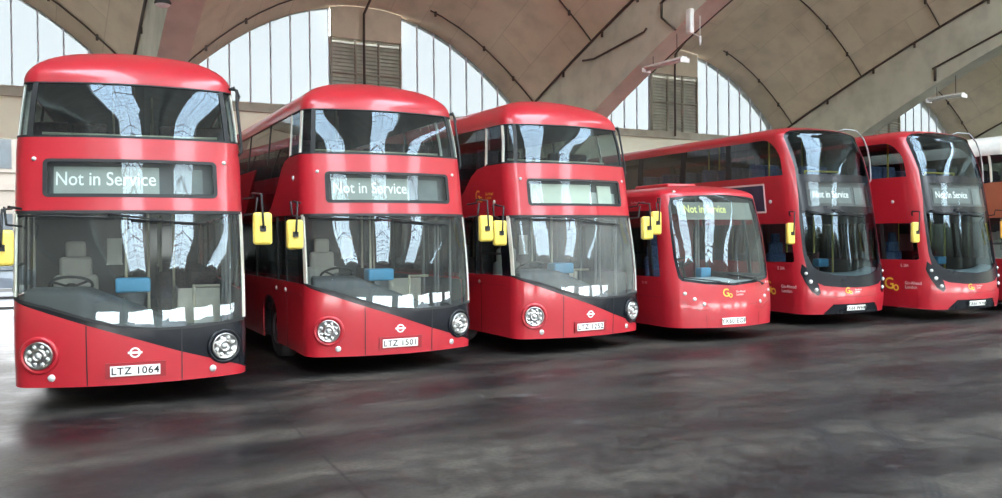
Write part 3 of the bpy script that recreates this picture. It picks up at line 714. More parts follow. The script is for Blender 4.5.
    MB().box(-1.12, 1.12, .50, 9.9, .30, .36).build('floor_deck', M['deckfloor'], root)
    MB().box(-1.0, 1.0, 1.0, 9.9, 2.68, 2.70).build('ceiling_lining', M['interior_mid'], root)
    sweep_dash(root, B, -1.08, 1.08, 1.05, .55, 1.18, 'dash_light', 'dashboard', .4, .07, lambda s: 1.12 if s < .0 else max(1.04, 1.12-.2*s))
    driver_cab(root, -.55, 1.35, .46, 'seat_blue')
    MB().box(-1.14, -.02, 1.95, 2.0, .36, 1.55).build('cab_partition', M['interior'], root)
    MB().box(.12, .75, 2.1, 2.15, .36, 2.2).build('luggage_panel', M['maroon'], root)
    MB().box(-.14, .10, .78, .95, 1.1, 1.3, bev=.02).build('fare_reader', M['blue'], root)
    rails = MB()
    for x, y in ((.0, 1.1), (.10, 1.15), (.2, 2.6), (-.35, 3.4)): rails.tube([(x, y, .36), (x, y, 2.66)], .02, 8)
    rails.build('handrail', M['steel'], root)
    seats(root, .36, (2.7, 3.5, 4.3, 5.1, 5.9, 6.7), 'seat_blue', .70)
    mirror_at(root, (-1.12, .72, 2.50), (-1.42, .45, 2.14), .20, .42)
    return root
# ------------------------------------------------------------------ the buses
def copy_tree(o, parent=None):
    c = o.copy(); COL.objects.link(c)
    if parent is not None: c.parent = parent
    for ch in [k for k in o.children]: copy_tree(ch, c)
    return c
CAT = 'bus'
b1 = empty('double_decker_bus', (-2.125, -15.068, 0), -0.132)
routemaster(b1)
b2 = copy_tree(b1); b2.location = (1.455, -14.415, 0); b2.rotation_euler.z = -0.050
b3 = copy_tree(b1); b3.location = (4.939, -14.21, 0); b3.rotation_euler.z = -0.0007
b7 = copy_tree(b1)
def nudge(root, name, dx, dy, left=True, dz=0):
    for ch in root.children:
        if ch.name.split('.')[0] == name and (sum(v.co.x for v in ch.data.vertices) < 0) == left: ch.location.x += dx; ch.location.y += dy; ch.location.z += dz
def drop(root, names):
    for ch in list(root.children):
        if ch.name.split('.')[0] in names: bpy.data.objects.remove(ch)
def repaint(o, table):
    for ch in [o]+list(o.children_recursive):
        nm = ch.name.split('.')[0]
        if nm in table:
            ch.data = ch.data.copy(); ch.data.materials[0] = M[table[nm]]
nudge(b1, 'wing_mirror', .07, 0, True, -.13); nudge(b2, 'wing_mirror', -.06, 0); nudge(b3, 'wing_mirror', -.16, .15); nudge(b3, 'wing_mirror', -.10, 0, False)
repaint(b3, {'windscreen': 'glass_hazy', 'destination_blind': 'panel_green', 'number_blind': 'panel_green', 'destination_backing': 'blind'})
plate(NRM, b1, 0, .427, 'LTZ 1064'); plate(NRM, b2, 0, .427, 'LTZ 1501'); plate(NRM, b3, 0, .427, 'LTZ 1252')
for b in (b1, b2): shell_text(NRM, 'destination_wording', 'Not in Service', -.30, 2.65, .225, M['text_white'], b, -.085, 1.0, .002, .86)
go_logo(NRM, b3, -2.35, 2.62, .26, 'side_logo', sub='gold'); small_lamp(NRM, b3, -1.75, 2.50, .035, 'marker_lamp'); small_lamp(NRM, b2, -1.75, 2.80, .035, 'marker_lamp')
tag(b1, 'red double decker with plate LTZ 1064, nearest and leftmost of the parked buses', CAT, 'parked double deckers with round headlights')
tag(b2, 'red double decker with plate LTZ 1501 and Not in Service blind, second from left', CAT, 'parked double deckers with round headlights')
tag(b3, 'red double decker with a blank pale green destination blind, beside the single decker', CAT, 'parked double deckers with round headlights')
b4 = empty('single_decker_bus', (7.99, -14.45, 0), -0.062); singledecker(b4); plate(E200, b4, -.06, .37, 'YX60 EOP', recess=False)
tag(b4, 'low red single decker bus with yellow Not in Service display, between taller buses', CAT)
b5 = empty('double_decker_bus', (12.02, -13.927, 0), -0.0707); glassfront(b5); plate(E400, b5, -.04, .37, 'YX66 WHM', .52, .11, False)
b6 = copy_tree(b5); b6.location = (15.06, -14.70, 0); b6.rotation_euler.z = -0.0607
panel(E400, 'advert_panel', rrect(-4.6, -2.1, 2.42, 2.98, .02), M['advert'], b5, off=.006); panel(E400, 'advert_frame', rrect(-4.64, -2.06, 2.38, 3.02, .02), M['pink'], b5, holes=[rrect(-4.6, -2.1, 2.42, 2.98, .02)], off=.008)
tag(b5, 'red double decker with tall glazed front, just right of the single decker', CAT, 'parked double deckers with tall glazed fronts')
tag(b6, 'red double decker with tall glazed front, last complete bus on the right', CAT, 'parked double deckers with tall glazed fronts')
drop(b7, ('tree_guard',))
b7.location = (18.502, -15.005, 0); b7.rotation_euler.z = -0.0257
repaint(b7, {'roof': 'cream_roof', 'middle_panel': 'tan', 'rear_side_panel': 'tan', 'lower_panel': 'darkred'})
tag(b7, 'white-roofed bus with tan upper panels cut off by the right edge of the picture', CAT)

nudge(b6, 'wing_mirror', -.10, 0)
for ch in list(b5.children):
    if ch.name.split('.')[0] == 'wing_mirror' and sum(v.co.x for v in ch.data.vertices) > 0:
        for g in list(ch.children): bpy.data.objects.remove(g)
        bpy.data.objects.remove(ch)
# ------------------------------------------------------------------ the garage
BX, BY, TH = 0.0, 0.0, 0.0     # the world axes run along and across the garage
CT, ST = math.cos(TH), math.sin(TH)
def W(U, V, z): return Vector((BX+CT*U+ST*V, BY+ST*U-CT*V, z))
FR = Matrix(((CT, ST, 0, BX), (ST, -CT, 0, BY), (0, 0, 1, 0), (0, 0, 0, 1)))   # (U, V, z) -> world
R0 = .175; BAY = 12.8; SPAN = 59.0; HL = .5; HR = .2; HS = 5.9; TX = 1.05      # the rib reaches HL to the left and HR to the right of its line
K0, K1 = -2, 5        # ribs
def zc(V):        # height of the vault springing
    V = min(max(V, 0), SPAN)
    return 6.15+.47*V-.47/SPAN*V*V
def zs(V):
    v = min(V, SPAN-V); return zc(V)-(1.2+1.5*math.exp(-v/9))
def struct(name, mb, mat, parent=None):
    o = mb.build(name, mat, parent)
    if parent is None: o['kind'] = 'structure'
    return o
# MB in building coordinates (mirror in V flips orientation, harmless for two-sided shading)
class BB(MB):
    def build(self, name, mat, parent=None):
        self.v = [tuple(W(*p)) for p in self.v]; self.f = [f[::-1] for f in self.f]
        return MB.build(self, name, mat, parent)
def add_uv(o, uvs):
    me = o.data; l = me.uv_layers.new(name='UVMap')
    for lp in me.loops: l.data[lp.index].uv = uvs[lp.vertex_index]
def vault(k, name):
    c = R0+BAY*k+BAY/2; m = BB(); uvs = []
    Vs = sorted(set([-.38, 0, .4, 1, 2, 3, 4, 5, 6, 7.5, 9, 11.5, 13, 14.5, 16]+[16+2*i for i in range(16)]+[48, 50, 52, 54, 56, 58, 59, 59.38]))
    n = 34; ts = [TX*(-1+2*i/n) for i in range(n+1)]
    SKY0, SKY1, ST_ = 16, 52, .42
    def pt(t, V): return (c+HS*t, V, zc(V)+3.07*(1-abs(t)**2.05))
    for V in Vs:
        for t in ts: m.v.append(pt(t, V)); uvs.append((V, HS*t*1.12+.3))
    N = n+1
    for j in range(len(Vs)-1):
        for i in range(n):
            tm = abs((ts[i]+ts[i+1])/2)
            if k > K0 and Vs[j] >= SKY0-.01 and Vs[j+1] <= SKY1+.01 and tm < ST_: continue
            m.f.append((j*N+i, j*N+i+1, (j+1)*N+i+1, (j+1)*N+i)); m.sm.append(True)
    o = m.build(name, M['vault']); o['kind'] = 'structure'; add_uv(o, uvs)
    # rooflight over the crown: upstand, bars and glass
    iu = max(i for i in range(n) if (abs(ts[i]) if ts[i] < 0 else 9) >= ST_) if False else None
    if k == K0: return c
    e = HS*.4324
    up = BB()
    g = BB(); bars = BB()
    st = [SKY0+1.5*i for i in range(25)]
    for a, b in zip(st, st[1:]):
        za, zb = pt(.4324, a)[2], pt(.4324, b)[2]; ca, cb = pt(0, a)[2]+.75, pt(0, b)[2]+.75
        for sg in (-1, 1):
            up.add([(c+sg*e, a, za-.05), (c+sg*e, b, zb-.05), (c+sg*e, b, zb+.55), (c+sg*e, a, za+.55)], [(0, 1, 2, 3)])
            g.add([(c+sg*e, a, za+.55), (c+sg*e, b, zb+.55), (c, b, cb), (c, a, ca)], [(0, 1, 2, 3)])
            bars.tube([(c+sg*e, a, za+.55), (c, a, ca)], .07, 4)
            for q in (.33, .66): bars.tube([(c+sg*e*(1-q), a, za+.55+(ca-za-.55)*q), (c+sg*e*(1-q), b, zb+.55+(cb-zb-.55)*q)], .035, 4)
        bars.tube([(c, a, ca), (c, b, cb)], .07, 4)
    for V in (SKY0, SKY1):
        zz = pt(.4324, V)[2]; arcp = [(c+HS*t, V, pt(t, V)[2]-.03) for t in [-.4324+.8648*i/10 for i in range(11)]]
        up.add(arcp+[(c+e, V, zz+.55), (c, V, pt(0, V)[2]+.75), (c-e, V, zz+.55)], [tuple(range(14))])
    up.build('rooflight_upstand', M['beam'], o); g.build('rooflight_glass', M['roofglass'], o); bars.build('rooflight_bars', M['mullion'], o)
    return c
for k in range(K0, K1): vault(k, 'ceiling' if k == K0 else 'ceiling.%03d' % (k-K0))
# arched ribs
RV = [0, .7, 1.5, 2.5, 3.5, 4.5, 6, 7.5, 9, 11, 13.5, 16, 20, 25, 29.5, 34, 39, 43, 45.5, 48, 50, 51.5, 53, 54.5, 55.5, 56.5, 57.5, 58.3, 59]
for k in range(K0, K1+1):
    c = R0+BAY*k; m = BB()
    for i in range(len(RV)-1):
        a, b = RV[i], RV[i+1]
        def low(V): return zs(V)
        q = [(c-HL, a, low(a)), (c+HR, a, low(a)), (c+HR, b, low(b)), (c-HL, b, low(b)), (c-HL, a, zc(a)+.9), (c+HR, a, zc(a)+.9), (c+HR, b, zc(b)+.9), (c-HL, b, zc(b)+.9)]
        m.add(q, [(0, 1, 2, 3), (4, 7, 6, 5), (0, 3, 7, 4), (1, 5, 6, 2)])
    for V, s in ((0, 1), (SPAN, -1)):       # feet of the arch and their piers down to the floor
        m.box(c-HL-.15, c+HR+.15, min(V, V-s*.6), max(V, V-s*.6), 0, 6.6)
        m.box(c-HL, c+HR, min(V, V+s*.9), max(V, V+s*.9), 0, zs(0)+.35)
    o = m.build('trim_%d' % (k-K0+1), M['rib']); o['kind'] = 'structure'
# end walls with their lunette windows
SILL = 5.98
def lun_top(t): return zc(0)+3.07*(1-abs(t)**2.05)
def end_wall(V, s, side):
    wl = BB(); tb = BB()
    for k in range(K0, K1):
        c = R0+BAY*k+BAY/2; a = c-BAY/2; b = c+BAY/2
        opening = (side == 'back' and k == -1) or (side == 'front' )
        y0, y1 = sorted((V, V-s*.35))
        if opening:
            lo = 4.62 if side == 'back' else 2.7
            wl.box(a, b, y0, y1, lo, SILL-.28)
            if side == 'front': wl.box(a, a+1.7, y0, y1, 0, lo).box(b-1.7, b, y0, y1, 0, lo)
            else:
                wl.box(a, a+.7, y0, y1, 0, lo).box(b-.75, b, y0, y1, 0, lo)
        else: wl.box(a, b, y0, y1, 0, SILL-.28)
        y0, y1 = sorted((V+s*.12, V-s*.4)); tb.box(a, b, y0, y1, SILL-.28, SILL-.13); y0, y1 = sorted((V+s*.05, V-s*.4)); tb.box(a, b, y0, y1, SILL-.13, SILL)
        # concrete face above the lunette, up to the parapet
        n = 40; arc = [(c+HS*TX*(-1+2*i/n), lun_top(TX*(-1+2*i/n))) for i in range(n+1)]
        vs = [(u, V, z) for u, z in arc]+[(u, V, 10.2) for u, z in arc]
        wl.add(vs, [(i, i+1, n+1+i+1, n+1+i) for i in range(n)])
    w = wl.build('wall_'+side, M['wallcream']); w['kind'] = 'structure'
    t = tb.build('trim_%d' % (20 if side == 'back' else 21), M['beam']); t['kind'] = 'structure'
    for k in range(K0, K1):
        c = R0+BAY*k+BAY/2
        g = BB(); N_ = 20; cu = c+.0
        U0, U1 = 5.42-6.575, 7.81-6.575     # louvre panel, from the bay centre
        for lo, hi in ((-HS, U0), (U1, HS)):
            n = 24; us = [lo+(hi-lo)*i/n for i in range(n+1)]
            vs = [(c+u, V-s*.12, SILL) for u in us]+[(c+u, V-s*.12, max(SILL, lun_top(u/HS))) for u in us]
            g.add(vs, [(i, i+1, n+2+i, n+1+i) for i in range(n)])
        wn = g.build('window_%d' % (k-K0+1+(10 if side == 'front' else 0)), M['lunette']); wn['kind'] = 'structure'
        mm = BB()
        P_ = .6076
        us = [U0-P_*i for i in range(9)]+[U1+P_*i for i in range(8)]
        for u in us:
            if abs(u) > HS-.1: continue
            y0, y1 = sorted((V-s*.07, V-s*.115)); mm.box(c+u-.02, c+u+.02, y0, y1, SILL, lun_top(u/HS))
        mm.build('window_mullions', M['mullion'], wn)
        lv = BB()
        for i in range(19):
            z = SILL+.06+i*.117; y0, y1 = sorted((V+s*.0, V-s*.10))
            if z > 8.15: break
            lv.add([(c+U0, y1 if s > 0 else y0, z), (c+U1, y1 if s > 0 else y0, z), (c+U1, y0 if s > 0 else y1, z+.10), (c+U0, y0 if s > 0 else y1, z+.10)], [(0, 1, 2, 3)])
        y0, y1 = sorted((V-s*.12, V-s*.16)); lv.box(c+U0, c+U1, y0, y1, SILL, 8.2)
        lv.build('window_louvre', M['louvre'], wn)
        fr = BB()
        y0, y1 = sorted((V+s*.07, V-s*.05))
        for u in (U0+.03, U0+(U1-U0)*.345, U0+(U1-U0)*.67, U1-.03): fr.box(c+u-.018, c+u+.018, y0, y1, SILL, 8.2)
        fr.box(c+U0, c+U1, y0, y1, 7.08, 7.12); fr.build('louvre_frame', M['beam'], wn)
        hd = BB(); y0, y1 = sorted((V+s*.04, V-s*.14))
        n = 8; us = [U0+(U1-U0)*i/n for i in range(n+1)]
        hd.add([(c+u, V+s*.04, 8.2) for u in us]+[(c+u, V+s*.04, lun_top(u/HS)) for u in us], [(i, i+1, n+2+i, n+1+i) for i in range(n)])
        hd.add([(c+U0, V+s*.04, 8.2), (c+U1, V+s*.04, 8.2), (c+U1, V-s*.1, 8.2), (c+U0, V-s*.1, 8.2)], [(0, 1, 2, 3)])
        hd.build('window_head_panel', M['vault'], wn)
end_wall(0, 1, 'back'); end_wall(SPAN, -1, 'front')
# gable walls at the two ends of the row of vaults
for side, U in (('left', R0+BAY*K0), ('right', R0+BAY*K1)):
    m = BB(); n = 20
    vs = [(U, SPAN*i/n, 0 if side == 'right' else 0) for i in range(n+1)]+[(U, SPAN*i/n, zc(SPAN*i/n)) for i in range(n+1)]
    m.add(vs, [(i, i+1, n+2+i, n+1+i) for i in range(n)]); w = m.build('wall_'+side, M['wallcream']); w['kind'] = 'structure'

# conduits on the ribs and vaults
def conduit(pts, r, host, name='conduit', brackets=()):
    m = BB(); m.tube(pts, r, 6)
    for p in brackets: m.box(p[0]-.03, p[0]+.03, p[1]-.03, p[1]+.03, p[2]-.02, p[2]+.14)
    return m.build(name, M['pipe'], bpy.data.objects[host])
RIBN = {0: 'leftmost concrete rib', 1: 'concrete rib above the third bus', 2: 'concrete rib above the tall glazed-front buses', 3: 'concrete rib at the far right'}
for k in (0, 1, 2, 3):
    c = R0+BAY*k
    Vs = [.3, 1.5, 3, 4.5, 6, 8, 10, 12, 15, 18]
    conduit([(c-HL-.05, V, zc(V)+.02) for V in Vs], .04, 'trim_%d' % (k-K0+1), brackets=[(c-HL-.02, V, zc(V)-.14) for V in (2.5, 4.6, 6.3, 9)])
    if k == 1: conduit([(c+HR+.03, V, zs(V)+.03) for V in Vs if V > 5], .04, 'trim_%d' % (k-K0+1))
    if k == 1:
        conduit([(c-HL-.04, 3.6, 7.45), (c-HL-.04, 4.2, 7.4), (c-HL-.04, 6.6, 7.72), (c-HL-.04, 6.7, 7.8)], .03, 'trim_%d' % (k-K0+1))
        conduit([(c-HL-.04, 7.3, 8.35), (c-HL-.04, 12.0, 10.1)], .035, 'trim_%d' % (k-K0+1)); conduit([(c-HL-.04, 7.35, 8.35), (c-HL-.04, 7.35, 7.95), (c-HL-.02, 7.9, 7.5)], .035, 'trim_%d' % (k-K0+1))
    if k == 2: conduit([(c-HL-.04, 7.0, 7.75), (c-HL-.04, 12.0, 9.4)], .035, 'trim_%d' % (k-K0+1)); conduit([(c-HL-.04, 7.1, 7.75), (c-HL-.04, 7.1, 7.3)], .05, 'trim_%d' % (k-K0+1))
BAYN = {-1: 'the leftmost arched window', 0: 'the arched window behind the second bus', 1: 'the arched window above the single decker', 2: 'the small arched window at the right'}
def vz(t, V): return zc(V)+3.07*(1-abs(t)**2.05)
for k in (-1, 0, 1, 2):
    c = R0+BAY*k+BAY/2
    for V, wh in ((.75, 'next to'), (4.1, 'one step out from'), (7.3, 'two steps out from')):
        for sg, nm in ((-1, 'left'), (1, 'right')):
            if V > 7 and k < 1: continue
            if k == 2 and sg < 0: continue
            if k == -1 and sg < 0: continue
            if V > 1 and sg < 0: continue
            pts = [(c+HS*sg*t, V, vz(t, V)-.05) for t in [.985, .97, .9, .8, .7, .6, .5, .4, .33]]
            pts = [(c+HS*sg*.99, V-.0, zc(V)+.0)]+pts
            conduit(pts, .024, 'ceiling.%03d' % (k-K0) if k > K0 else 'ceiling', brackets=[(c+HS*sg*t, V, vz(t, V)-.14) for t in (.85, .66, .36)])
for k in (0, 1):
    c = R0+BAY*k+BAY/2
    conduit([(c-.12, .22, SILL-.2), (c-.12, .22, 8.2), (c-.12, .25, 8.95), (c-.08, .8, 9.35), (c-.05, 3, 10.3)], .04, 'wall_back', 'drainpipe')

# light fittings
def batten(U, V0, V1, z, label):
    m = BB(); L_ = V1-V0
    m.box(U-.09, U+.09, V0, V1, z, z+.07, bev=.01)
    o = m.build('strip_light', M['lampwhite']); tag(o, label, 'light', 'hanging strip lights')
    r = BB(); r.box(U-.16, U+.16, V0-.02, V0+.0, z-.10, z+.02).box(U-.16, U+.16, V1, V1+.02, z-.10, z+.02); r.tube([(U, V0+.02, z-.04), (U, V1-.02, z-.04)], .03, 8)
    r.build('lamp_tube', M['white'], o)
    h = BB(); zt = zs((V0+V1)/2)
    for V in (V0+.3, V1-.3): h.tube([(U, V, z+.06), (U, V, zs(V)+.02)], .012, 5)
    h.build('suspension_rod', M['pipe'], o)
batten(R0+BAY-.3, 6.4, 8.0, 6.72, 'white strip light hanging in front of the louvres above the single decker')
batten(R0+BAY*2-.2, 6.65, 7.95, 6.72, 'white strip light hanging by the small arched window at the right')
mb = BB(); mb.box(R0+BAY-.63, R0+BAY-.49, 8.4, 8.6, 7.27, 7.92, bev=.03); bx = mb.build('wall_box', M['lampwhite']); tag(bx, 'tall narrow white box fixed on the edge of the concrete rib', 'box')
m2 = BB(); m2.tube([(R0+BAY-.20, 8.5, 7.24), (R0+BAY-.20, 8.5, 7.0)], .03); m2.tube([(R0+BAY-.52, 8.5, 7.30), (R0+BAY-.20, 8.5, 7.22)], .015); m2.tube([(R0+BAY-.20, 8.5, 7.2), (R0+BAY-.2, 8.5, zs(8.5)+.02)], .01); q = m2.build('hanging_rod', M['lampwhite']); tag(q, 'small white rod hanging on a bracket beside the white box', 'bracket')
dm = BB(); Ud, Vd, zd = R0-.70, 7.0, 6.80
def lamp_mx(): return Matrix.Translation((Ud, Vd, zd)) @ Matrix.Scale(.8, 4)
dm.lathe([(.20, -.06), (.21, -.02), (.16, .07), (.07, .12), (.06, .2)], 24, lamp_mx()); d = dm.build('dome_lamp', M['rubber']); tag(d, 'round dark dome lamp hanging under the leftmost concrete rib', 'light')
dl = BB(); dl.lathe([(.19, -.07), (.14, -.12), (.01, -.14)], 20, lamp_mx()); dl.build('lamp_globe', M['lampwhite'], d)
dr = BB(); dr.tube([(Ud, Vd, zd+.18), (Ud, Vd, zd+.9), (R0-HL, Vd, zd+.95)], .015); dr.build('suspension_rod', M['pipe'], d)

# floor -----------------------------------------------------------------------
m, nt, b = new_mat('garage_floor')
tc = nt.nodes.new('ShaderNodeTexCoord')
def mapping(sc, rot=0):
    mp = nt.nodes.new('ShaderNodeMapping'); mp.inputs['Scale'].default_value = sc; mp.inputs['Rotation'].default_value = (0, 0, rot); nt.links.new(tc.outputs['Object'], mp.inputs[0]); return mp
def noise(sc, detail, mp):
    n = nt.nodes.new('ShaderNodeTexNoise'); n.inputs['Scale'].default_value = sc; n.inputs['Detail'].default_value = detail; nt.links.new(mp.outputs[0], n.inputs[0]); return n
def ramp(src, stops):
    r = nt.nodes.new('ShaderNodeValToRGB'); e = r.color_ramp.elements
    e[0].position, e[0].color = stops[0][0], (*stops[0][1], 1); e[1].position, e[1].color = stops[-1][0], (*stops[-1][1], 1)
    for p, c in stops[1:-1]:
        x = e.new(p); x.color = (*c, 1)
    nt.links.new(src, r.inputs[0]); return r
def mixc(kind, fac, a, b_):
    x = nt.nodes.new('ShaderNodeMixRGB'); x.blend_type = kind
    if isinstance(fac, float): x.inputs[0].default_value = fac
    else: nt.links.new(fac, x.inputs[0])
    nt.links.new(a, x.inputs[1])
    if isinstance(b_, tuple): x.inputs[2].default_value = (*b_, 1)
    else: nt.links.new(b_, x.inputs[2])
    return x
def mth(op, a, b_=None, c_=None, clamp=False):
    x = nt.nodes.new('ShaderNodeMath'); x.operation = op; x.use_clamp = clamp
    for i, v in enumerate((a, b_, c_)):
        if v is None: continue
        if isinstance(v, (int, float)): x.inputs[i].default_value = v
        else: nt.links.new(v, x.inputs[i])
    return x.outputs[0]
mp = mapping((.35, 1.1, 1), .35)
n1 = noise(.9, 14, mp); n2 = noise(4.5, 14, mapping((1, 1, 1))); n3 = noise(22, 6, mapping((1, 1, 1)))
base = ramp(n1.outputs[0], [(.3, (.010, .010, .012)), (.45, (.022, .020, .020)), (.55, (.040, .036, .033)), (.7, (.078, .069, .060))])
mott = ramp(n2.outputs[0], [(.3, (.45, .45, .47)), (.6, (1.2, 1.17, 1.13))])
c1 = mixc('MULTIPLY', .85, base.outputs[0], mott.outputs[0])
gr = ramp(n3.outputs[0], [(.35, (.6, .6, .6)), (.65, (1.4, 1.4, 1.4))]); c2 = mixc('MULTIPLY', .6, c1.outputs[0], gr.outputs[0])
# tyre marks: arcs about a far centre, broken up by noise
sep = nt.nodes.new('ShaderNodeSeparateXYZ'); nt.links.new(tc.outputs['Object'], sep.inputs[0])
def ringdist(cx, cy, r):
    dx = mth('SUBTRACT', sep.outputs[0], cx); dy = mth('SUBTRACT', sep.outputs[1], cy)
    d = mth('SQRT', mth('ADD', mth('MULTIPLY', dx, dx), mth('MULTIPLY', dy, dy)))
    return mth('SUBTRACT', d, r)
nb = ramp(noise(1.3, 8, mapping((1, 1, 1))).outputs[0], [(.38, (0, 0, 0)), (.55, (1, 1, 1))])
cur = c2
for (cx, cy, r, w, amt, tread) in ((-1.896, -15.889, 7.35, .14, .9, True), (-1.896, -15.889, 6.75, .12, .7, True), (-1.896, -15.889, 8.05, .10, .25, False), (-7.017, -17.542, 12.1, .035, .6, False), (-2.732, -18.525, 6.2, .16, .3, True), (11.379, -4.167, 14.5, .16, .25, True), (11.379, -4.167, 16.8, .2, .2, False)):
    d = ringdist(cx, cy, r); f = mth('SUBTRACT', 1.0, mth('DIVIDE', mth('ABSOLUTE', d), w), clamp=True)
    f = mth('MULTIPLY', f, amt*2, clamp=True)
    if tread: f = mth('MULTIPLY', f, mth('ADD', .55, mth('MULTIPLY', .45, mth('SINE', mth('MULTIPLY', d, 120)))))
    f = mth('MULTIPLY', f, nb.outputs[0])
    cur = mixc('MIX', f, cur.outputs[0], (.020, .020, .022))
# one long joint between the slabs, slightly wavering
nw = noise(.8, 4, mapping((1, 1, 1)))
ax, ay, bx_, by_ = -0.575, -13.634, -1.128, -19.703
L_ = math.hypot(bx_-ax, by_-ay); nx, ny = -(by_-ay)/L_, (bx_-ax)/L_
dd = mth('ADD', mth('ADD', mth('MULTIPLY', sep.outputs[0], nx), mth('MULTIPLY', sep.outputs[1], ny)), -(ax*nx+ay*ny))
dd = mth('ADD', dd, mth('MULTIPLY', mth('SUBTRACT', nw.outputs[0], .5), .14))
f = mth('SUBTRACT', 1.0, mth('DIVIDE', mth('ABSOLUTE', dd), .022), clamp=True)
cur = mixc('MIX', mth('MULTIPLY', f, .9), cur.outputs[0], (.008, .008, .009))
# worn pale scrapes
sp = ramp(noise(1.7, 6, mapping((.5, 1.5, 1), .3)).outputs[0], [(.66, (0, 0, 0)), (.72, (1, 1, 1))])
cur = mixc('MIX', mth('MULTIPLY', sp.outputs[0], .45), cur.outputs[0], (.12, .115, .11))
nt.links.new(cur.outputs[0], b.inputs['Base Color'])
rr = ramp(n1.outputs[0], [(.3, (.30, .30, .30)), (.6, (.46, .46, .46)), (.75, (.6, .6, .6))])
r2 = mixc('ADD', .25, rr.outputs[0], ramp(n2.outputs[0], [(.35, (0, 0, 0)), (.7, (.5, .5, .5))]).outputs[0])
nt.links.new(r2.outputs[0], b.inputs['Roughness']); b.inputs['Specular IOR Level'].default_value = .16
bp = nt.nodes.new('ShaderNodeBump'); bp.inputs['Strength'].default_value = .35; bp.inputs['Distance'].default_value = .01
nt.links.new(n2.outputs[0], bp.inputs['Height']); nt.links.new(bp.outputs[0], b.inputs['Normal'])
M['floor'] = m
fl = BB(); fl.box(R0+BAY*K0, R0+BAY*K1, 0, SPAN, -.2, 0); o = fl.build('floor', M['floor']); o['kind'] = 'structure'

# outside ---------------------------------------------------------------------
M['street'] = plain('street_asphalt', (.022, .023, .026), .7, var=.2, vscale=.8)
M['pave'] = plain('concrete_paving', (.035, .035, .035), .8, vscale=1)
g = BB(); g.box(-70, 110, -60, 0, -.25, -.02).box(-70, 110, SPAN, 120, -.25, -.02); o = g.build('street_ground', M['street']); o['kind'] = 'structure'
pv = BB(); pv.box(-40, 30, -15.0, -12.6, -.02, .10).box(-40, 30, -3.2, -2.6, -.02, .06); o = pv.build('pavement', M['pave']); o['kind'] = 'structure'
bm_, nt, b = new_mat('pink_brick')
tc2 = nt.nodes.new('ShaderNodeTexCoord'); br = nt.nodes.new('ShaderNodeTexBrick'); br.inputs['Scale'].default_value = 4
br.inputs['Color1'].default_value = (.055, .030, .024, 1); br.inputs['Color2'].default_value = (.066, .040, .032, 1); br.inputs['Mortar'].default_value = (.06, .05, .042, 1)
nt.links.new(tc2.outputs['Object'], br.inputs[0]); nt.links.new(br.outputs[0], b.inputs['Base Color']); M['brick'] = bm_
M['stone'] = plain('pale_stone_trim', (.06, .05, .042), .7)
M['window_dark'] = plain('dark_window_pane', (.02, .025, .03), .15)
tr = empty('terraced_house', W(-7, -16, 0), TH)
hb = BB(); hb.box(-30, 12, -24, -16, 0, 7.5); hb.build('brick_wall', M['brick'], None)
hw = bpy.context.scene.objects[-1] if False else bpy.data.objects['brick_wall']; hw.parent = tr; hw.matrix_parent_inverse = tr.matrix_basis.inverted() if False else Matrix.Identity(4)
tr.location = (0, 0, 0); tr.rotation_euler = (0, 0, 0)
for i in range(4):
    u = -12.6+4.1*i
    for z in (1.2, 5.0):
        f_ = BB(); f_.box(u-.15, u+1.45, -16.0, -15.9, z-.16, z+2.06); f_ = f_.build('house_window', M['stone'], tr)
        wd = BB(); wd.box(u, u+1.3, -15.93, -15.88, z, z+1.9); wd.build('pane', M['window_dark'], f_)
cp = BB(); cp.box(-30, 12, -24.2, -15.8, 7.5, 7.8).box(-30, 12, -16.0, -15.9, 4.1, 4.35); cp.build('stone_course', M['stone'], tr)
tag(tr, 'pink brick terrace seen across the street past the left side of the nearest bus', 'building')
# parked car, side on
M['car'] = plain('blue_grey_car_paint', (.035, .045, .06), .25, 0, coat=.8)
def car():
    root = empty('car', W(-4.2, -8.6, 0), TH)
    prof = [(-2.1, .35), (-2.12, .62), (-2.0, .80), (-1.2, .92), (-.62, 1.38), (.0, 1.46), (.85, 1.44), (1.5, 1.02), (2.0, .92), (2.1, .6), (2.08, .35)]
    m = MB()
    ys = [-.86, -.80, -.62, 0, .62, .80, .86]
    def zf(x, z, y):
        a = abs(y); top = 1 if z < .95 else 0
        return z
    rings = []
    n = len(prof)
    for y in ys:
        k = 1-.06*max(0, (abs(y)-.62)/.24)
        rings.append([(x*k, y if z < .95 else y*.86, .3+(z-.3)*k) for x, z in prof])
    m.v = [p for r_ in rings for p in r_]
    for j in range(len(ys)-1):
        for i in range(n-1): m.f.append((j*n+i, j*n+i+1, (j+1)*n+i+1, (j+1)*n+i)); m.sm.append(True)
    m.f.append(tuple(range(n))); m.f.append(tuple((len(ys)-1)*n+i for i in range(n))[::-1]); m.sm += [False, False]
    m.build('car_body', M['car'], root)
    for sg in (-1, 1):
        w = MB(); y = sg*.775
        w.add([(-1.08, y+sg*.055, .93), (1.35, y+sg*.055, .97), (.82, y-sg*.02, 1.36), (-.02, y-sg*.02, 1.39), (-.58, y-sg*.02, 1.32)], [(0, 1, 2, 3, 4)]); w.build('car_window', M['window_dark'], root)
        for x in (-1.3, 1.3):
            mx = Matrix.Translation((x, sg*.80, .31)) @ Matrix.Rotation(-sg*PI/2, 4, 'X')
            q = MB().lathe([(.05, -.1), (.30, -.1), (.31, 0), (.29, .07), (.2, .07)], 24, mx).build('wheel', M['tyre'], root); MB().lathe([(.2, .06), (.1, .08), (.01, .09)], 16, mx).build('wheel_hub', M['hub'], q)
    tag(root, 'blue-grey car parked in the street beyond the left side of the nearest bus', 'car')
car()

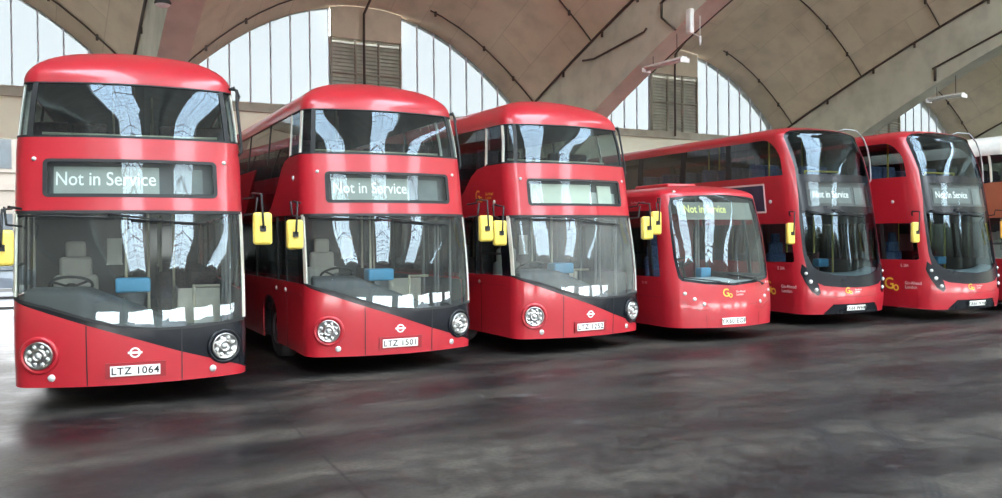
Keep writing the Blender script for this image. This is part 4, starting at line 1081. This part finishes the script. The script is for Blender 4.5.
# ------------------------------------------------------------------ light: bright overcast day
wd_ = bpy.data.worlds.new('sky'); scene.world = wd_; wd_.use_nodes = True; nt = wd_.node_tree; bg = nt.nodes['Background']
tcw = nt.nodes.new('ShaderNodeTexCoord'); sx = nt.nodes.new('ShaderNodeSeparateXYZ'); nt.links.new(tcw.outputs['Generated'], sx.inputs[0])
rp = nt.nodes.new('ShaderNodeValToRGB'); rp.color_ramp.elements[0].position = 0; rp.color_ramp.elements[0].color = (1, .99, .97, 1); rp.color_ramp.elements[1].position = 1; rp.color_ramp.elements[1].color = (.80, .90, 1, 1)
nt.links.new(sx.outputs[2], rp.inputs[0]); nt.links.new(rp.outputs[0], bg.inputs[0]); bg.inputs[1].default_value = SKY_STRENGTH
def portal(U, V, z, w, h, rot):
    l = bpy.data.lights.new('daylight_portal', 'AREA'); l.shape = 'RECTANGLE'; l.size = w; l.size_y = h; l.cycles.is_portal = True
    o = bpy.data.objects.new('daylight_portal', l); COL.objects.link(o); o.matrix_world = Matrix.Translation(W(U, V, z)) @ rot
if USE_PORTALS:
    for k in range(K0, K1):
        portal(R0+BAY*k+BAY/2, 29.5, 17.6, 5.2, 37, Matrix.Rotation(TH, 4, 'Z'))
        portal(R0+BAY*k+BAY/2, SPAN+.6, 2.3, 11, 4.6, Matrix.Rotation(TH, 4, 'Z') @ Matrix.Rotation(-PI/2, 4, 'X'))
# camera
cd = bpy.data.cameras.new('camera'); cam = bpy.data.objects.new('camera', cd); COL.objects.link(cam)
cd.sensor_width = 36; cd.lens = 855.08/1002*36; cd.clip_end = 400
cam.matrix_world = Matrix.Translation((-3.399, -25.653, 1.9159)) @ Matrix.Rotation(-.5257, 4, 'Z') @ Matrix.Rotation(PI/2-.0139, 4, 'X') @ Matrix.Rotation(-.0098, 4, 'Z')
scene.camera = cam
try:
    scene.cycles.use_denoising = True; scene.cycles.denoiser = 'OPENIMAGEDENOISE'
    scene.cycles.max_bounces = 10; scene.cycles.diffuse_bounces = 5; scene.cycles.glossy_bounces = 4; scene.cycles.transparent_max_bounces = 24; scene.cycles.transmission_bounces = 6
    scene.cycles.sample_clamp_indirect = 8
except Exception: pass
